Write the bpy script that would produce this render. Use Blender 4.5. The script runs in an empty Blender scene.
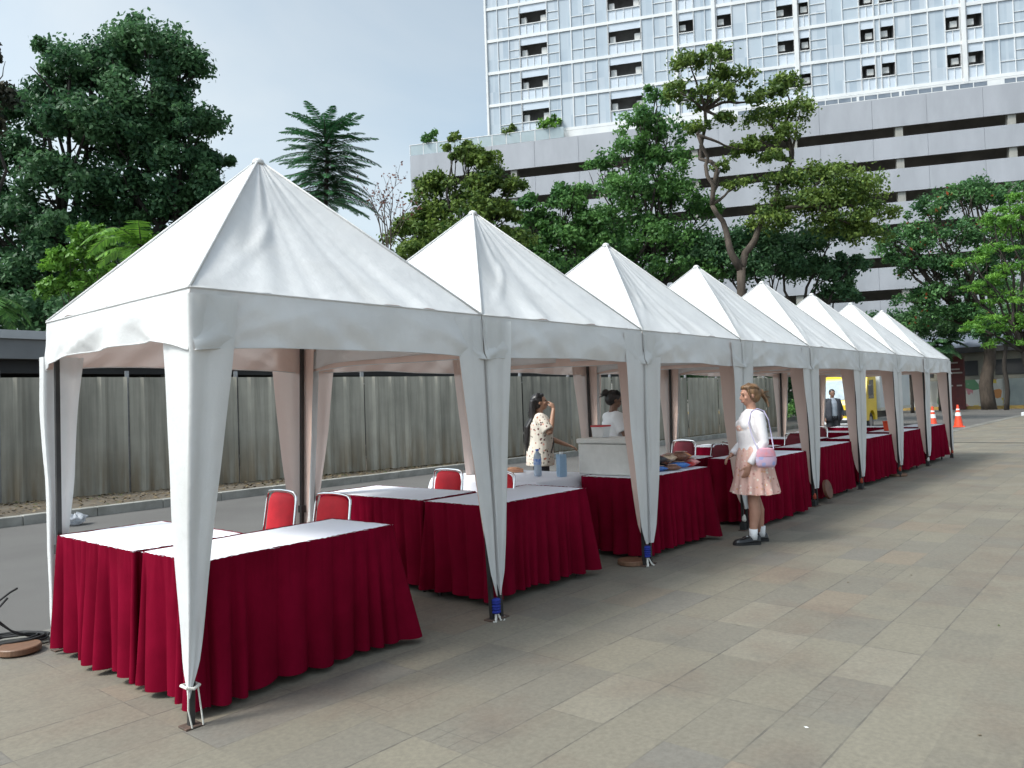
import bpy, math, random
import numpy as np
from mathutils import Vector, Matrix, noise as mn
random.seed(7); RS=np.random.RandomState(11)
PI=math.pi
S=bpy.context.scene; COL=S.collection
V=lambda *a: Vector(a)
def rad(d): return math.radians(d)
# ------------------------------------------------------------------ camera frame (world: X along the row of tents, Y across, Z up)
F_PX=784.0; CAM=Vector((0,0,1.5))
v1=Vector((1172-512,3,-F_PX)).normalized()
v2=Vector((-420-512,-49,-F_PX)).normalized(); v2=(v2-v1*v1.dot(v2)).normalized()
v3=v1.cross(v2)
RM=Matrix((v1,v2,v3))
def at(px,py,d):            # a point seen at that direction, d metres deep
    return CAM+RM@(Vector(((px-512)/F_PX,-(py-384)/F_PX,-1))*d)
# ------------------------------------------------------------------ materials
MATS={}
def nd(nt,t,**kw):
    n=nt.nodes.new(t)
    for k,v in kw.items():
        if k in n.inputs: n.inputs[k].default_value=v
        else: setattr(n,k,v)
    return n
def base_mat(name,rough=.6,metal=0,spec=.5):
    m=bpy.data.materials.new(name); m.use_nodes=True; nt=m.node_tree
    b=nt.nodes['Principled BSDF']; b.inputs['Roughness'].default_value=rough; b.inputs['Metallic'].default_value=metal
    b.inputs['Specular IOR Level'].default_value=spec
    MATS[name]=m
    return m,nt,b
def c4(c): return (c[0],c[1],c[2],1)
def noise_fac(nt,scale,detail=4,coord='Object',stretch=None,lo=.35,hi=.65):
    tc=nd(nt,'ShaderNodeTexCoord'); out=tc.outputs[coord]
    if stretch:
        mp=nd(nt,'ShaderNodeMapping'); mp.inputs['Scale'].default_value=stretch; nt.links.new(out,mp.inputs[0]); out=mp.outputs[0]
    n=nd(nt,'ShaderNodeTexNoise'); n.inputs['Scale'].default_value=scale; n.inputs['Detail'].default_value=detail; n.inputs['Roughness'].default_value=.6
    nt.links.new(out,n.inputs['Vector'])
    mr=nd(nt,'ShaderNodeMapRange'); mr.inputs['From Min'].default_value=lo; mr.inputs['From Max'].default_value=hi
    nt.links.new(n.outputs['Fac'],mr.inputs['Value'])
    return mr.outputs[0]
def mixc(nt,fac,a,b,mode='MIX'):
    m=nd(nt,'ShaderNodeMix',data_type='RGBA',blend_type=mode)
    for s,v in ((0,fac),(6,a),(7,b)):
        if hasattr(v,'is_output') or hasattr(v,'links'): nt.links.new(v,m.inputs[s])
        elif s==0: m.inputs[0].default_value=v
        else: m.inputs[s].default_value=c4(v)
    return m.outputs[2]
def math_(nt,op,a,b=None,c=None):
    m=nd(nt,'ShaderNodeMath',operation=op)
    for i,v in enumerate((a,b,c)):
        if v is None: continue
        if hasattr(v,'links'): nt.links.new(v,m.inputs[i])
        else: m.inputs[i].default_value=v
    return m.outputs[0]
def mat(name,c1,c2=None,scale=3,rough=.6,metal=0,bump=None,coord='Object',stretch=None,spec=.5,transl=0,objvar=0):
    if name in MATS: return MATS[name]
    m,nt,b=base_mat(name,rough,metal,spec)
    if c2 is None: c2=tuple(x*.8 for x in c1)
    col=mixc(nt,noise_fac(nt,scale,5,coord,stretch),c1,c2)
    if objvar:
        oi=nd(nt,'ShaderNodeObjectInfo'); hsv=nd(nt,'ShaderNodeHueSaturation')
        v=math_(nt,'MULTIPLY_ADD',oi.outputs['Random'],objvar,1-objvar/2); nt.links.new(v,hsv.inputs['Value']); nt.links.new(col,hsv.inputs['Color']); col=hsv.outputs[0]
    nt.links.new(col,b.inputs['Base Color'])
    if bump:
        f=noise_fac(nt,bump[0],5,coord,None,0,1); bp=nd(nt,'ShaderNodeBump'); bp.inputs['Strength'].default_value=bump[1]; bp.inputs['Distance'].default_value=bump[2] if len(bump)>2 else .02
        nt.links.new(f,bp.inputs['Height']); nt.links.new(bp.outputs[0],b.inputs['Normal'])
    if transl:
        tr=nd(nt,'ShaderNodeBsdfTranslucent'); nt.links.new(col,tr.inputs['Color']); mx=nd(nt,'ShaderNodeMixShader'); mx.inputs[0].default_value=transl
        nt.links.new(b.outputs[0],mx.inputs[1]); nt.links.new(tr.outputs[0],mx.inputs[2]); nt.links.new(mx.outputs[0],nt.nodes['Material Output'].inputs[0])
    return m
def leaf_mat(name,dark,light,third=None,transl=.22):
    m,nt,b=base_mat(name,.55,0,.35)
    a=nd(nt,'ShaderNodeAttribute',attribute_name='tint')
    col=mixc(nt,a.outputs['Fac'],dark,light)
    if third:
        col=mixc(nt,math_(nt,'GREATER_THAN',a.outputs['Fac'],.93),col,third)
    nt.links.new(col,b.inputs['Base Color'])
    tr=nd(nt,'ShaderNodeBsdfTranslucent'); nt.links.new(col,tr.inputs['Color']); mx=nd(nt,'ShaderNodeMixShader'); mx.inputs[0].default_value=transl
    nt.links.new(b.outputs[0],mx.inputs[1]); nt.links.new(tr.outputs[0],mx.inputs[2]); nt.links.new(mx.outputs[0],nt.nodes['Material Output'].inputs[0])
    return m
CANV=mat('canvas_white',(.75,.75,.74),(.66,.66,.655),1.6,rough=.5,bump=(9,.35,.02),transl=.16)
nt=CANV.node_tree
_tc=nd(nt,'ShaderNodeTexCoord'); _r=nd(nt,'ShaderNodeTexNoise'); _r.noise_type='RIDGED_MULTIFRACTAL'; _r.inputs['Scale'].default_value=1.9; _r.inputs['Detail'].default_value=2.5; _r.inputs['Distortion'].default_value=.8
nt.links.new(_tc.outputs['Object'],_r.inputs['Vector']); _bp=nd(nt,'ShaderNodeBump'); _bp.inputs['Strength'].default_value=.42; _bp.inputs['Distance'].default_value=.022
nt.links.new(_r.outputs['Fac'],_bp.inputs['Height']); _ob=[n for n in nt.nodes if n.type=='BUMP' and n!=_bp][0]; nt.links.new(_ob.outputs[0],_bp.inputs['Normal']); nt.links.new(_bp.outputs[0],nt.nodes['Principled BSDF'].inputs['Normal'])
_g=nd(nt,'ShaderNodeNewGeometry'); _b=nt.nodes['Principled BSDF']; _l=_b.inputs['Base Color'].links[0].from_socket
_l=mixc(nt,math_(nt,'MULTIPLY',noise_fac(nt,1.4,7,stretch=(1,1,.5),lo=.5,hi=.8),.35),_l,(.46,.44,.38))
_o=mixc(nt,_g.outputs['Backfacing'],_l,(.74,.55,.47)); nt.links.new(_o,_b.inputs['Base Color'])  # inner side pink: red bounce light under the tents painted into the cloth colour
RED=mat('skirt_red',(.19,.003,.020),(.13,.002,.013),2.5,rough=.9,spec=.03,bump=(60,.12,.004),transl=.03)
WCLOTH=mat('table_cloth_white',(.80,.81,.86),(.76,.77,.82),3,rough=.8,spec=.2,bump=(8,.15,.01))
WCLOTH2=mat('white_cotton',(.80,.80,.80),(.74,.74,.74),3,rough=.85,spec=.1)
BLACK=mat('black_steel',(.015,.015,.016),(.03,.028,.026),9,rough=.45)
STEEL=mat('grey_steel',(.35,.36,.37),(.25,.25,.26),7,rough=.4,metal=.6)
CHROME=mat('chrome',(.8,.8,.8),(.7,.7,.7),5,rough=.15,metal=1)
CHRED=mat('chair_red',(.55,.008,.02),(.46,.006,.016),12,rough=.75,bump=(120,.2,.003))
CHWINE=mat('chair_wine',(.16,.006,.018),(.12,.005,.014),12,rough=.75)
WOODB=mat('brown_wood',(.20,.105,.06),(.13,.065,.035),14,rough=.5,stretch=(1,6,1))
ROPE=mat('white_rope',(.7,.68,.62),(.55,.53,.48),30,rough=.8)
BLUEC=mat('blue_cloth',(.012,.03,.28),(.008,.02,.2),30,rough=.8)
ORNG=mat('orange_plastic',(.75,.07,.02),(.65,.06,.02),8,rough=.4)
RUBBER=mat('rubber_black',(.012,.012,.012),(.02,.02,.02),9,rough=.75)
FOAM=mat('styrofoam',(.78,.77,.72),(.72,.71,.66),12,rough=.85,bump=(90,.2,.004))
WHITEP=mat('white_paint',(.78,.78,.77),(.7,.7,.69),5,rough=.35)
CONC=mat('concrete',(.33,.32,.29),(.24,.235,.21),1.2,rough=.85,bump=(12,.2,.02))
CONC_L=mat('concrete_light',(.46,.45,.42),(.38,.37,.34),1.5,rough=.85)
KERBM=mat('kerb_stone',(.34,.33,.30),(.22,.215,.19),3,rough=.85,bump=(20,.3,.02))
YKERB=mat('kerb_yellow',(.42,.27,.06),(.26,.18,.07),2,rough=.8)
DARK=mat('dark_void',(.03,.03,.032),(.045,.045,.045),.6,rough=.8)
BARK=mat('bark',(.085,.065,.05),(.045,.035,.027),6,rough=.9,bump=(18,.6,.03),stretch=(1,1,.3))
BARKD=mat('bark_dark',(.04,.032,.026),(.022,.018,.015),6,rough=.9,bump=(18,.5,.03))
GLASSY=mat('clear_plastic',(.62,.70,.78),(.5,.6,.7),8,rough=.12,transl=.35)
# ------------------------------------------------------------------ object helpers
def setp(o,label=None,cat=None,group=None,kind=None):
    if label: o['label']=label
    if cat: o['category']=cat
    if group: o['group']=group
    if kind: o['kind']=kind
    return o
def thing(name,label,cat,loc=(0,0,0),rz=0,group=None):
    o=bpy.data.objects.new(name,None); COL.objects.link(o); o.location=loc; o.rotation_euler=(0,0,rz); o.empty_display_size=.1
    return setp(o,label,cat,group)
def mesh_obj(name,verts,faces,m,parent=None,smooth=False,tint=None):
    me=bpy.data.meshes.new(name)
    if isinstance(verts,np.ndarray):
        nv=len(verts); nf=len(faces); k=faces.shape[1]
        me.vertices.add(nv); me.vertices.foreach_set('co',verts.astype(np.float32).ravel())
        me.loops.add(nf*k); me.loops.foreach_set('vertex_index',faces.astype(np.int32).ravel())
        me.polygons.add(nf); me.polygons.foreach_set('loop_start',np.arange(0,nf*k,k,dtype=np.int32))
        me.update(calc_edges=True)
    else:
        me.from_pydata([tuple(v) for v in verts],[],faces)
    if smooth: me.polygons.foreach_set('use_smooth',[True]*len(me.polygons))
    if tint is not None:
        a=me.attributes.new('tint','FLOAT','FACE'); a.data.foreach_set('value',np.asarray(tint,dtype=np.float32))
    if m: me.materials.append(m)
    me.update()
    o=bpy.data.objects.new(name,me); COL.objects.link(o)
    if parent: o.parent=parent
    return o
class MB:
    def __init__(s): s.v=[]; s.f=[]
    def add(s,vs,fs):
        n=len(s.v); s.v+= [tuple(v) for v in vs]; s.f+=[tuple(i+n for i in f) for f in fs]; return s
    def box(s,x0,x1,y0,y1,z0,z1,T=None):
        vs=[V(x,y,z) for z in (z0,z1) for y in (y0,y1) for x in (x0,x1)]
        if T: vs=[T@v for v in vs]
        return s.add(vs,[(0,2,3,1),(4,5,7,6),(0,1,5,4),(2,6,7,3),(0,4,6,2),(1,3,7,5)])
    def bbox(s,x0,x1,y0,y1,z0,z1,b=.01,T=None):      # bevelled box
        import bmesh
        bm=bmesh.new(); bmesh.ops.create_cube(bm,size=1)
        for v in bm.verts: v.co=V((x0+x1)/2+v.co.x*(x1-x0),(y0+y1)/2+v.co.y*(y1-y0),(z0+z1)/2+v.co.z*(z1-z0))
        bmesh.ops.bevel(bm,geom=bm.edges[:],offset=b,segments=2,affect='EDGES',profile=.6)
        bm.verts.index_update()
        vs=[(T@v.co if T else v.co.copy()) for v in bm.verts]; fs=[[v.index for v in f.verts] for f in bm.faces]; bm.free()
        return s.add(vs,fs)
    def tube(s,pts,r,n=8,caps=True,side=None):
        pts=[Vector(p) for p in pts]; k=len(pts); rs=r if isinstance(r,(list,tuple)) else [r]*k
        vs=[]; prev=None
        for i,p in enumerate(pts):
            d=(pts[min(i+1,k-1)]-pts[max(i-1,0)]).normalized()
            if side is not None: a=(Vector(side)-d*d.dot(Vector(side))).normalized()
            else:
                if prev is None: a=d.orthogonal().normalized()
                else:
                    a=prev-d*d.dot(prev); a=a.normalized() if a.length>1e-5 else d.orthogonal().normalized()
            prev=a; b=d.cross(a); rr=rs[i]; rx,ry=(rr if isinstance(rr,tuple) else (rr,rr))
            for j in range(n):
                t=2*PI*j/n; vs.append(p+a*math.cos(t)*rx+b*math.sin(t)*ry)
        fs=[]
        for i in range(k-1):
            for j in range(n):
                fs.append((i*n+j,i*n+(j+1)%n,(i+1)*n+(j+1)%n,(i+1)*n+j))
        if caps: fs.append(tuple(range(n-1,-1,-1))); fs.append(tuple((k-1)*n+j for j in range(n)))
        return s.add(vs,fs)
    def lathe(s,prof,n=20,c=(0,0,0),T=None):
        vs=[];k=len(prof)
        for r,z in prof:
            for j in range(n):
                t=2*PI*j/n; p=V(c[0]+r*math.cos(t),c[1]+r*math.sin(t),c[2]+z); vs.append(T@p if T else p)
        fs=[(i*n+j,i*n+(j+1)%n,(i+1)*n+(j+1)%n,(i+1)*n+j) for i in range(k-1) for j in range(n)]
        fs.append(tuple(range(n-1,-1,-1))); fs.append(tuple((k-1)*n+j for j in range(n)))
        return s.add(vs,fs)
    def ell(s,c,r,n=12,m=8,T=None):
        c=Vector(c); vs=[];fs=[]
        for i in range(m+1):
            ph=PI*i/m
            for j in range(n):
                t=2*PI*j/n; p=V(r[0]*math.sin(ph)*math.cos(t),r[1]*math.sin(ph)*math.sin(t),r[2]*math.cos(ph))
                if T: p=T@p
                vs.append(c+p)
        for i in range(m):
            for j in range(n): fs.append((i*n+j,(i+1)*n+j,(i+1)*n+(j+1)%n,i*n+(j+1)%n))
        return s.add(vs,fs)
    def prism(s,poly,y0,y1,T=None):   # poly in x,z; extruded along y
        n=len(poly); vs=[V(x,y0,z) for x,z in poly]+[V(x,y1,z) for x,z in poly]
        if T: vs=[T@v for v in vs]
        fs=[tuple(range(n)),tuple(range(2*n-1,n-1,-1))]+[(i,i+n,(i+1)%n+n,(i+1)%n) for i in range(n)]
        return s.add(vs,fs)
    def grid(s,P,close=False):         # P[i][j] points
        a=len(P); b=len(P[0]); vs=[p for r in P for p in r]; fs=[]
        for i in range(a-1):
            for j in range(b-1+(1 if close else 0)):
                fs.append((i*b+j,i*b+(j+1)%b,(i+1)*b+(j+1)%b,(i+1)*b+j))
        return s.add(vs,fs)
    def build(s,name,m,parent=None,smooth=False): return mesh_obj(name,s.v,s.f,m,parent,smooth)
def N(x,y=0,z=0): return mn.noise(Vector((x,y,z)))
def remesh(mb,name,m,parent,voxel=.008,smooth=6):
    o=mb.build('tmp',m)
    md=o.modifiers.new('r','REMESH'); md.mode='VOXEL'; md.voxel_size=voxel
    sm=o.modifiers.new('s','SMOOTH'); sm.iterations=smooth; sm.factor=.5
    dg=bpy.context.evaluated_depsgraph_get(); dg.update()
    me=bpy.data.meshes.new_from_object(o.evaluated_get(dg)); me.name=name
    me.polygons.foreach_set('use_smooth',[True]*len(me.polygons))
    if not me.materials: me.materials.append(m)
    bpy.data.objects.remove(o)
    r=bpy.data.objects.new(name,me); COL.objects.link(r); r.parent=parent
    return r
# ================================================================== camera
cd=bpy.data.cameras.new('camera'); co=bpy.data.objects.new('camera',cd); COL.objects.link(co); S.camera=co
cd.sensor_width=36; cd.lens=F_PX/1024*36; cd.clip_end=3000; cd.clip_start=.05
M4=RM.to_4x4(); M4.translation=CAM; co.matrix_world=M4
# ================================================================== light and sky
SUN_DIR=Vector((-.80,.36,1.05)).normalized()
el=math.asin(SUN_DIR.z); az=math.atan2(SUN_DIR.x,SUN_DIR.y)
sd=bpy.data.lights.new('sun','SUN'); sd.energy=1.7; sd.angle=rad(12); sd.color=(1,.945,.85)
so=bpy.data.objects.new('sun',sd); COL.objects.link(so); so.rotation_euler=SUN_DIR.to_track_quat('Z','Y').to_euler()
w=bpy.data.worlds.new('World'); S.world=w; w.use_nodes=True; nt=w.node_tree
bg=nt.nodes['Background']; sky=nd(nt,'ShaderNodeTexSky',sky_type='NISHITA'); sky.sun_disc=False; sky.sun_elevation=el; sky.sun_rotation=az
sky.air_density=1.5; sky.dust_density=4.0; sky.ozone_density=1.5
bw=nd(nt,'ShaderNodeRGBToBW'); nt.links.new(sky.outputs[0],bw.inputs[0])
grey=mixc(nt,1.0,bw.outputs[0],(.86,.99,1.09),'MULTIPLY')
tc=nd(nt,'ShaderNodeTexCoord'); mp=nd(nt,'ShaderNodeMapping'); mp.inputs['Scale'].default_value=(1,1,1.7); nt.links.new(tc.outputs['Generated'],mp.inputs[0])
nz=nd(nt,'ShaderNodeTexNoise'); nz.inputs['Scale'].default_value=1.6; nz.inputs['Detail'].default_value=7; nz.inputs['Roughness'].default_value=.52; nz.inputs['Distortion'].default_value=.6; nt.links.new(mp.outputs[0],nz.inputs['Vector'])
mr=nd(nt,'ShaderNodeMapRange'); mr.inputs['From Min'].default_value=.3; mr.inputs['From Max'].default_value=.7; mr.inputs['To Min'].default_value=0; mr.inputs['To Max'].default_value=1
nt.links.new(nz.outputs['Fac'],mr.inputs[0])
c=mixc(nt,.80,sky.outputs[0],grey)
c=mixc(nt,mr.outputs[0],mixc(nt,1.0,c,(.76,.89,1.0),'MULTIPLY'),mixc(nt,1.0,c,(1.24,1.18,1.12),'MULTIPLY'))
nt.links.new(c,bg.inputs[0]); bg.inputs[1].default_value=.138
S.view_settings.view_transform='Standard'; S.view_settings.look='None'; S.view_settings.gamma=1; S.view_settings.exposure=.88
# ================================================================== ground
def sheet(name,x0,x1,y0,y1,z,m,n=1):
    o=MB().add([(x0,y0,z),(x1,y0,z),(x1,y1,z),(x0,y1,z)],[(0,1,2,3)]).build(name,m); return setp(o,kind='structure')
m,nt,b=base_mat('asphalt',.85)
col=mixc(nt,noise_fac(nt,.5,6),(.075,.070,.064),(.105,.10,.092))
col=mixc(nt,noise_fac(nt,140,2),col,mixc(nt,.35,col,(.2,.19,.18)))
nt.links.new(col,b.inputs['Base Color']); bp=nd(nt,'ShaderNodeBump'); bp.inputs['Strength'].default_value=.3; bp.inputs['Distance'].default_value=.01
nt.links.new(noise_fac(nt,180,2,lo=0,hi=1),bp.inputs['Height']); nt.links.new(bp.outputs[0],b.inputs['Normal'])
ASPH=m
sheet('ground',-600,900,-600,900,0,ASPH)
# plaza paving : slabs 0.607 x 0.3115 m in a stack bond, joints partly filled, a few slabs scored into small setts
m,nt,b=base_mat('paving',.8)
tc=nd(nt,'ShaderNodeTexCoord'); sp=nd(nt,'ShaderNodeSeparateXYZ'); nt.links.new(tc.outputs['Object'],sp.inputs[0])
def cell(out,off,size):
    a=math_(nt,'DIVIDE',math_(nt,'SUBTRACT',out,off),size); fl=math_(nt,'FLOOR',a); fr=math_(nt,'SUBTRACT',a,fl)
    d=math_(nt,'MULTIPLY',math_(nt,'MINIMUM',fr,math_(nt,'SUBTRACT',1.0,fr)),size); return fl,d
def wn(*outs):
    cb=nd(nt,'ShaderNodeCombineXYZ')
    for i,o in enumerate(outs):
        if hasattr(o,'links'): nt.links.new(o,cb.inputs[i])
        else: cb.inputs[i].default_value=o
    n=nd(nt,'ShaderNodeTexWhiteNoise',noise_dimensions='3D'); nt.links.new(cb.outputs[0],n.inputs['Vector']); return n
def line(d,wd):     # 1 on the joint
    mr=nd(nt,'ShaderNodeMapRange'); mr.inputs['From Min'].default_value=wd*.4; mr.inputs['From Max'].default_value=wd; mr.inputs['To Min'].default_value=1; mr.inputs['To Max'].default_value=0
    nt.links.new(d,mr.inputs[0]); return mr.outputs[0]
cx_,dx_=cell(sp.outputs[0],3.035,.607); cy_,dy_=cell(sp.outputs[1],.822,.3115)
W1=wn(cx_,cy_,0.0); W2=wn(cx_,cy_,5.3); WR=wn(0.0,math_(nt,'FLOOR',math_(nt,'ADD',math_(nt,'DIVIDE',math_(nt,'SUBTRACT',sp.outputs[1],.822),.3115),.5)),2.2)
WC=wn(math_(nt,'FLOOR',math_(nt,'ADD',math_(nt,'DIVIDE',math_(nt,'SUBTRACT',sp.outputs[0],3.035),.607),.5)),cy_,4.4)
sw=nd(nt,'ShaderNodeValToRGB'); nt.links.new(W1.outputs['Value'],sw.inputs[0]); cr=sw.color_ramp; cr.interpolation='CONSTANT'
cols=[(0,(.185,.176,.152)),(.22,(.175,.167,.146)),(.42,(.193,.184,.158)),(.62,(.168,.162,.146)),(.76,(.200,.176,.148)),(.86,(.160,.156,.148)),(.94,(.205,.195,.170))]
cr.elements[0].color=c4(cols[0][1]); cr.elements[1].position=cols[1][0]; cr.elements[1].color=c4(cols[1][1])
for p,cc in cols[2:]:
    e=cr.elements.new(p); e.color=c4(cc)
col=sw.outputs[0]
col=mixc(nt,noise_fac(nt,.55,5,lo=.38,hi=.62),mixc(nt,1.0,col,(1.12,1.06,.94),'MULTIPLY'),mixc(nt,1.0,col,(1.01,.95,.84),'MULTIPLY'))
col=mixc(nt,math_(nt,'MULTIPLY',noise_fac(nt,1.3,6,lo=.50,hi=.70),.6),col,(.165,.125,.095))
col=mixc(nt,math_(nt,'MULTIPLY',noise_fac(nt,2.7,6,stretch=(1,1,1),lo=.55,hi=.75),.45),col,(.115,.108,.092))
col=mixc(nt,noise_fac(nt,38,5,lo=.3,hi=.7),col,mixc(nt,1.0,col,(.76,.76,.77),'MULTIPLY'))
col=mixc(nt,noise_fac(nt,260,2,lo=.45,hi=.75),col,mixc(nt,1.0,col,(1.18,1.18,1.16),'MULTIPLY'))
mrx=nd(nt,'ShaderNodeMapRange'); mrx.inputs['From Min'].default_value=.25; mrx.inputs['From Max'].default_value=.9; mrx.inputs['To Min'].default_value=.1; mrx.inputs['To Max'].default_value=.75
nt.links.new(WR.outputs['Value'],mrx.inputs[0])
wob=math_(nt,'MULTIPLY',math_(nt,'SUBTRACT',noise_fac(nt,9,3,lo=0,hi=1),.5),.012)
brk=noise_fac(nt,3.5,4,lo=.3,hi=.6)
jY=math_(nt,'MULTIPLY',math_(nt,'MULTIPLY',line(math_(nt,'ADD',dy_,wob),.0065),mrx.outputs[0]),brk)
jX=math_(nt,'MULTIPLY',math_(nt,'MULTIPLY',line(math_(nt,'ADD',dx_,wob),.0055),math_(nt,'MULTIPLY',WC.outputs['Value'],.72)),brk)
sx_,ddx=cell(sp.outputs[0],3.035,.1214); sy_,ddy=cell(sp.outputs[1],.822,.10383)
msk=math_(nt,'MULTIPLY',math_(nt,'GREATER_THAN',W2.outputs['Value'],.86),noise_fac(nt,2.2,3,lo=.45,hi=.6))
jS=math_(nt,'MULTIPLY',math_(nt,'MAXIMUM',line(ddx,.004),line(ddy,.004)),math_(nt,'MULTIPLY',msk,.45))
J=math_(nt,'MAXIMUM',math_(nt,'MAXIMUM',jX,jY),jS)
col=mixc(nt,J,col,(.075,.068,.06))
vo=nd(nt,'ShaderNodeTexVoronoi'); vo.inputs['Scale'].default_value=2.1; nt.links.new(tc.outputs['Object'],vo.inputs['Vector'])
spot=nd(nt,'ShaderNodeMapRange'); spot.inputs['From Min'].default_value=.012; spot.inputs['From Max'].default_value=.03; spot.inputs['To Min'].default_value=.7; spot.inputs['To Max'].default_value=0
nt.links.new(vo.outputs['Distance'],spot.inputs[0]); col=mixc(nt,spot.outputs[0],col,(.09,.08,.07))
nt.links.new(col,b.inputs['Base Color'])
rg=nd(nt,'ShaderNodeMapRange'); rg.inputs['To Min'].default_value=.62; rg.inputs['To Max'].default_value=.85; nt.links.new(noise_fac(nt,1.1,4),rg.inputs[0]); nt.links.new(rg.outputs[0],b.inputs['Roughness'])
hh=math_(nt,'SUBTRACT',math_(nt,'MULTIPLY',noise_fac(nt,160,3,lo=0,hi=1),.25),J)
bp=nd(nt,'ShaderNodeBump'); bp.inputs['Strength'].default_value=.45; bp.inputs['Distance'].default_value=.006; nt.links.new(hh,bp.inputs['Height']); nt.links.new(bp.outputs[0],b.inputs['Normal'])
PAVE=m
sheet('plaza',-30,50,-40,5.78,.004,PAVE)
o=MB().box(-30,50,5.78,6.12,.0,.012).build('plaza_edge_strip',mat('edge_concrete',(.22,.21,.185),(.12,.115,.10),1.1,rough=.9,stretch=(1,3,1))); setp(o,kind='structure')
# drainage slot across the plaza
t=MB()
t.box(24.28,24.40,-30,5.3,.004,.010)
setp(t.build('drain_channel',BLACK),'thin dark drain slot crossing the pale plaza beyond the last tent','drain')
# kerb + verge strip in front of the corrugated fence
FL=[(-12,17.2),(-4,16.1),(4.42,14.75),(8.25,13.95),(13.75,13.02),(20,12.9),(27.0,12.8),(33.6,12.8)]
def fy(x):
    for (a,ya),(b_,yb) in zip(FL,FL[1:]):
        if x<=b_: return ya+(yb-ya)*(x-a)/(b_-a)
    return FL[-1][1]
KY=12.42
k=MB()
for i in range(49):
    x0=-12+i*1.0; dz=N(i*.7)*.008
    k.bbox(x0+.004,x0+.996,KY+N(i*1.3)*.01,KY+.16,-.05,.135+dz,.012)
setp(k.build('kerb',KERBM),kind='structure')
m,nt,b=base_mat('verge_soil',.95)
col=mixc(nt,noise_fac(nt,1.4,6),(.115,.10,.078),(.07,.058,.042)); col=mixc(nt,noise_fac(nt,22,4,lo=.5,hi=.62),col,(.14,.10,.06))
nt.links.new(col,b.inputs['Base Color'])
vs=[];fs=[]
xs=[-12+i*1.0 for i in range(47)]
for x in xs: vs+=[(x,KY+.155,.12),(x,max(fy(min(x,27)),KY+.3)+5,.12)]
for i in range(len(xs)-1): fs.append((2*i,2*i+2,2*i+3,2*i+1))
setp(mesh_obj('verge',vs,fs,m),kind='structure')
# leaf litter
n=5200; P=np.zeros((n,3)); X=RS.uniform(-6,30,n); 
Yf=np.array([fy(min(x,27)) for x in X]); P[:,0]=X; u=1-RS.rand(n)**1.6*.95
P[:,1]=KY+.2+(Yf-KY-.25)*u; P[:,2]=.128
def quads(P,size,nrm=None,asp=.55,flat=False,rs=RS):
    n=len(P); 
    if nrm is None: nrm=rs.normal(size=(n,3))
    if flat: nrm=rs.normal(size=(n,3))*.25+np.array([0,0,1.])
    nrm/=np.linalg.norm(nrm,axis=1)[:,None]+1e-9
    a=np.cross(nrm,rs.normal(size=(n,3))); a/=np.linalg.norm(a,axis=1)[:,None]+1e-9
    b=np.cross(nrm,a); s=(np.ones(n)*size if np.isscalar(size) else size)[:,None]
    v=np.stack([P-a*s,P-b*s*asp,P+a*s,P+b*s*asp],1).reshape(-1,3)
    return v,np.arange(4*n).reshape(-1,4)
v,f=quads(P,RS.uniform(.02,.05,n),flat=True)
LITM=leaf_mat('dry_leaf',(.11,.075,.04),(.20,.155,.09),(.07,.09,.03),.05)
o=mesh_obj('leaf_litter',v,f,LITM,tint=RS.rand(n)); setp(o,'dry brown leaves scattered along the foot of the corrugated fence','fallen leaves',kind='stuff')
# ================================================================== corrugated fence
m,nt,b=base_mat('fence_metal',.6,.0,.35)
tc=nd(nt,'ShaderNodeTexCoord'); sp=nd(nt,'ShaderNodeSeparateXYZ'); nt.links.new(tc.outputs['Object'],sp.inputs[0])
col=mixc(nt,noise_fac(nt,.8,5),(.35,.33,.275),(.25,.238,.198))
col=mixc(nt,math_(nt,'MULTIPLY',noise_fac(nt,3.0,5,stretch=(2.2,2.2,.12),lo=.45,hi=.7),.55),col,(.085,.083,.065))
h=nd(nt,'ShaderNodeMapRange'); h.inputs['From Min'].default_value=.95; h.inputs['From Max'].default_value=.1; nt.links.new(sp.outputs[2],h.inputs[0])
rs_=math_(nt,'MULTIPLY',h.outputs[0],noise_fac(nt,2.2,5,stretch=(2.5,2.5,.35),lo=.38,hi=.62))
col=mixc(nt,math_(nt,'MULTIPLY',rs_,.7),col,(.16,.11,.055)); oi=nd(nt,'ShaderNodeObjectInfo'); hs=nd(nt,'ShaderNodeHueSaturation'); nt.links.new(math_(nt,'MULTIPLY_ADD',oi.outputs['Random'],.3,.85),hs.inputs['Value']); nt.links.new(col,hs.inputs['Color']); nt.links.new(hs.outputs[0],b.inputs['Base Color'])
FENM=m
fence=thing('corrugated_fence','long olive grey corrugated metal fence with rust stains behind the tents','fence',(4.4,14.75,.12))
def along(a,b_,step):
    out=[];L=(b_-a).length; n=max(1,round(L/step))
    for i in range(n): out.append((a+(b_-a)*(i/n),a+(b_-a)*((i+1)/n)))
    return out
FB=Vector((4.4,14.75,.12))
bays=[]
for (a,ya),(b_,yb) in zip(FL,FL[1:]): bays+=along(V(a,ya,0),V(b_,yb,0),2.4)
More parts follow.
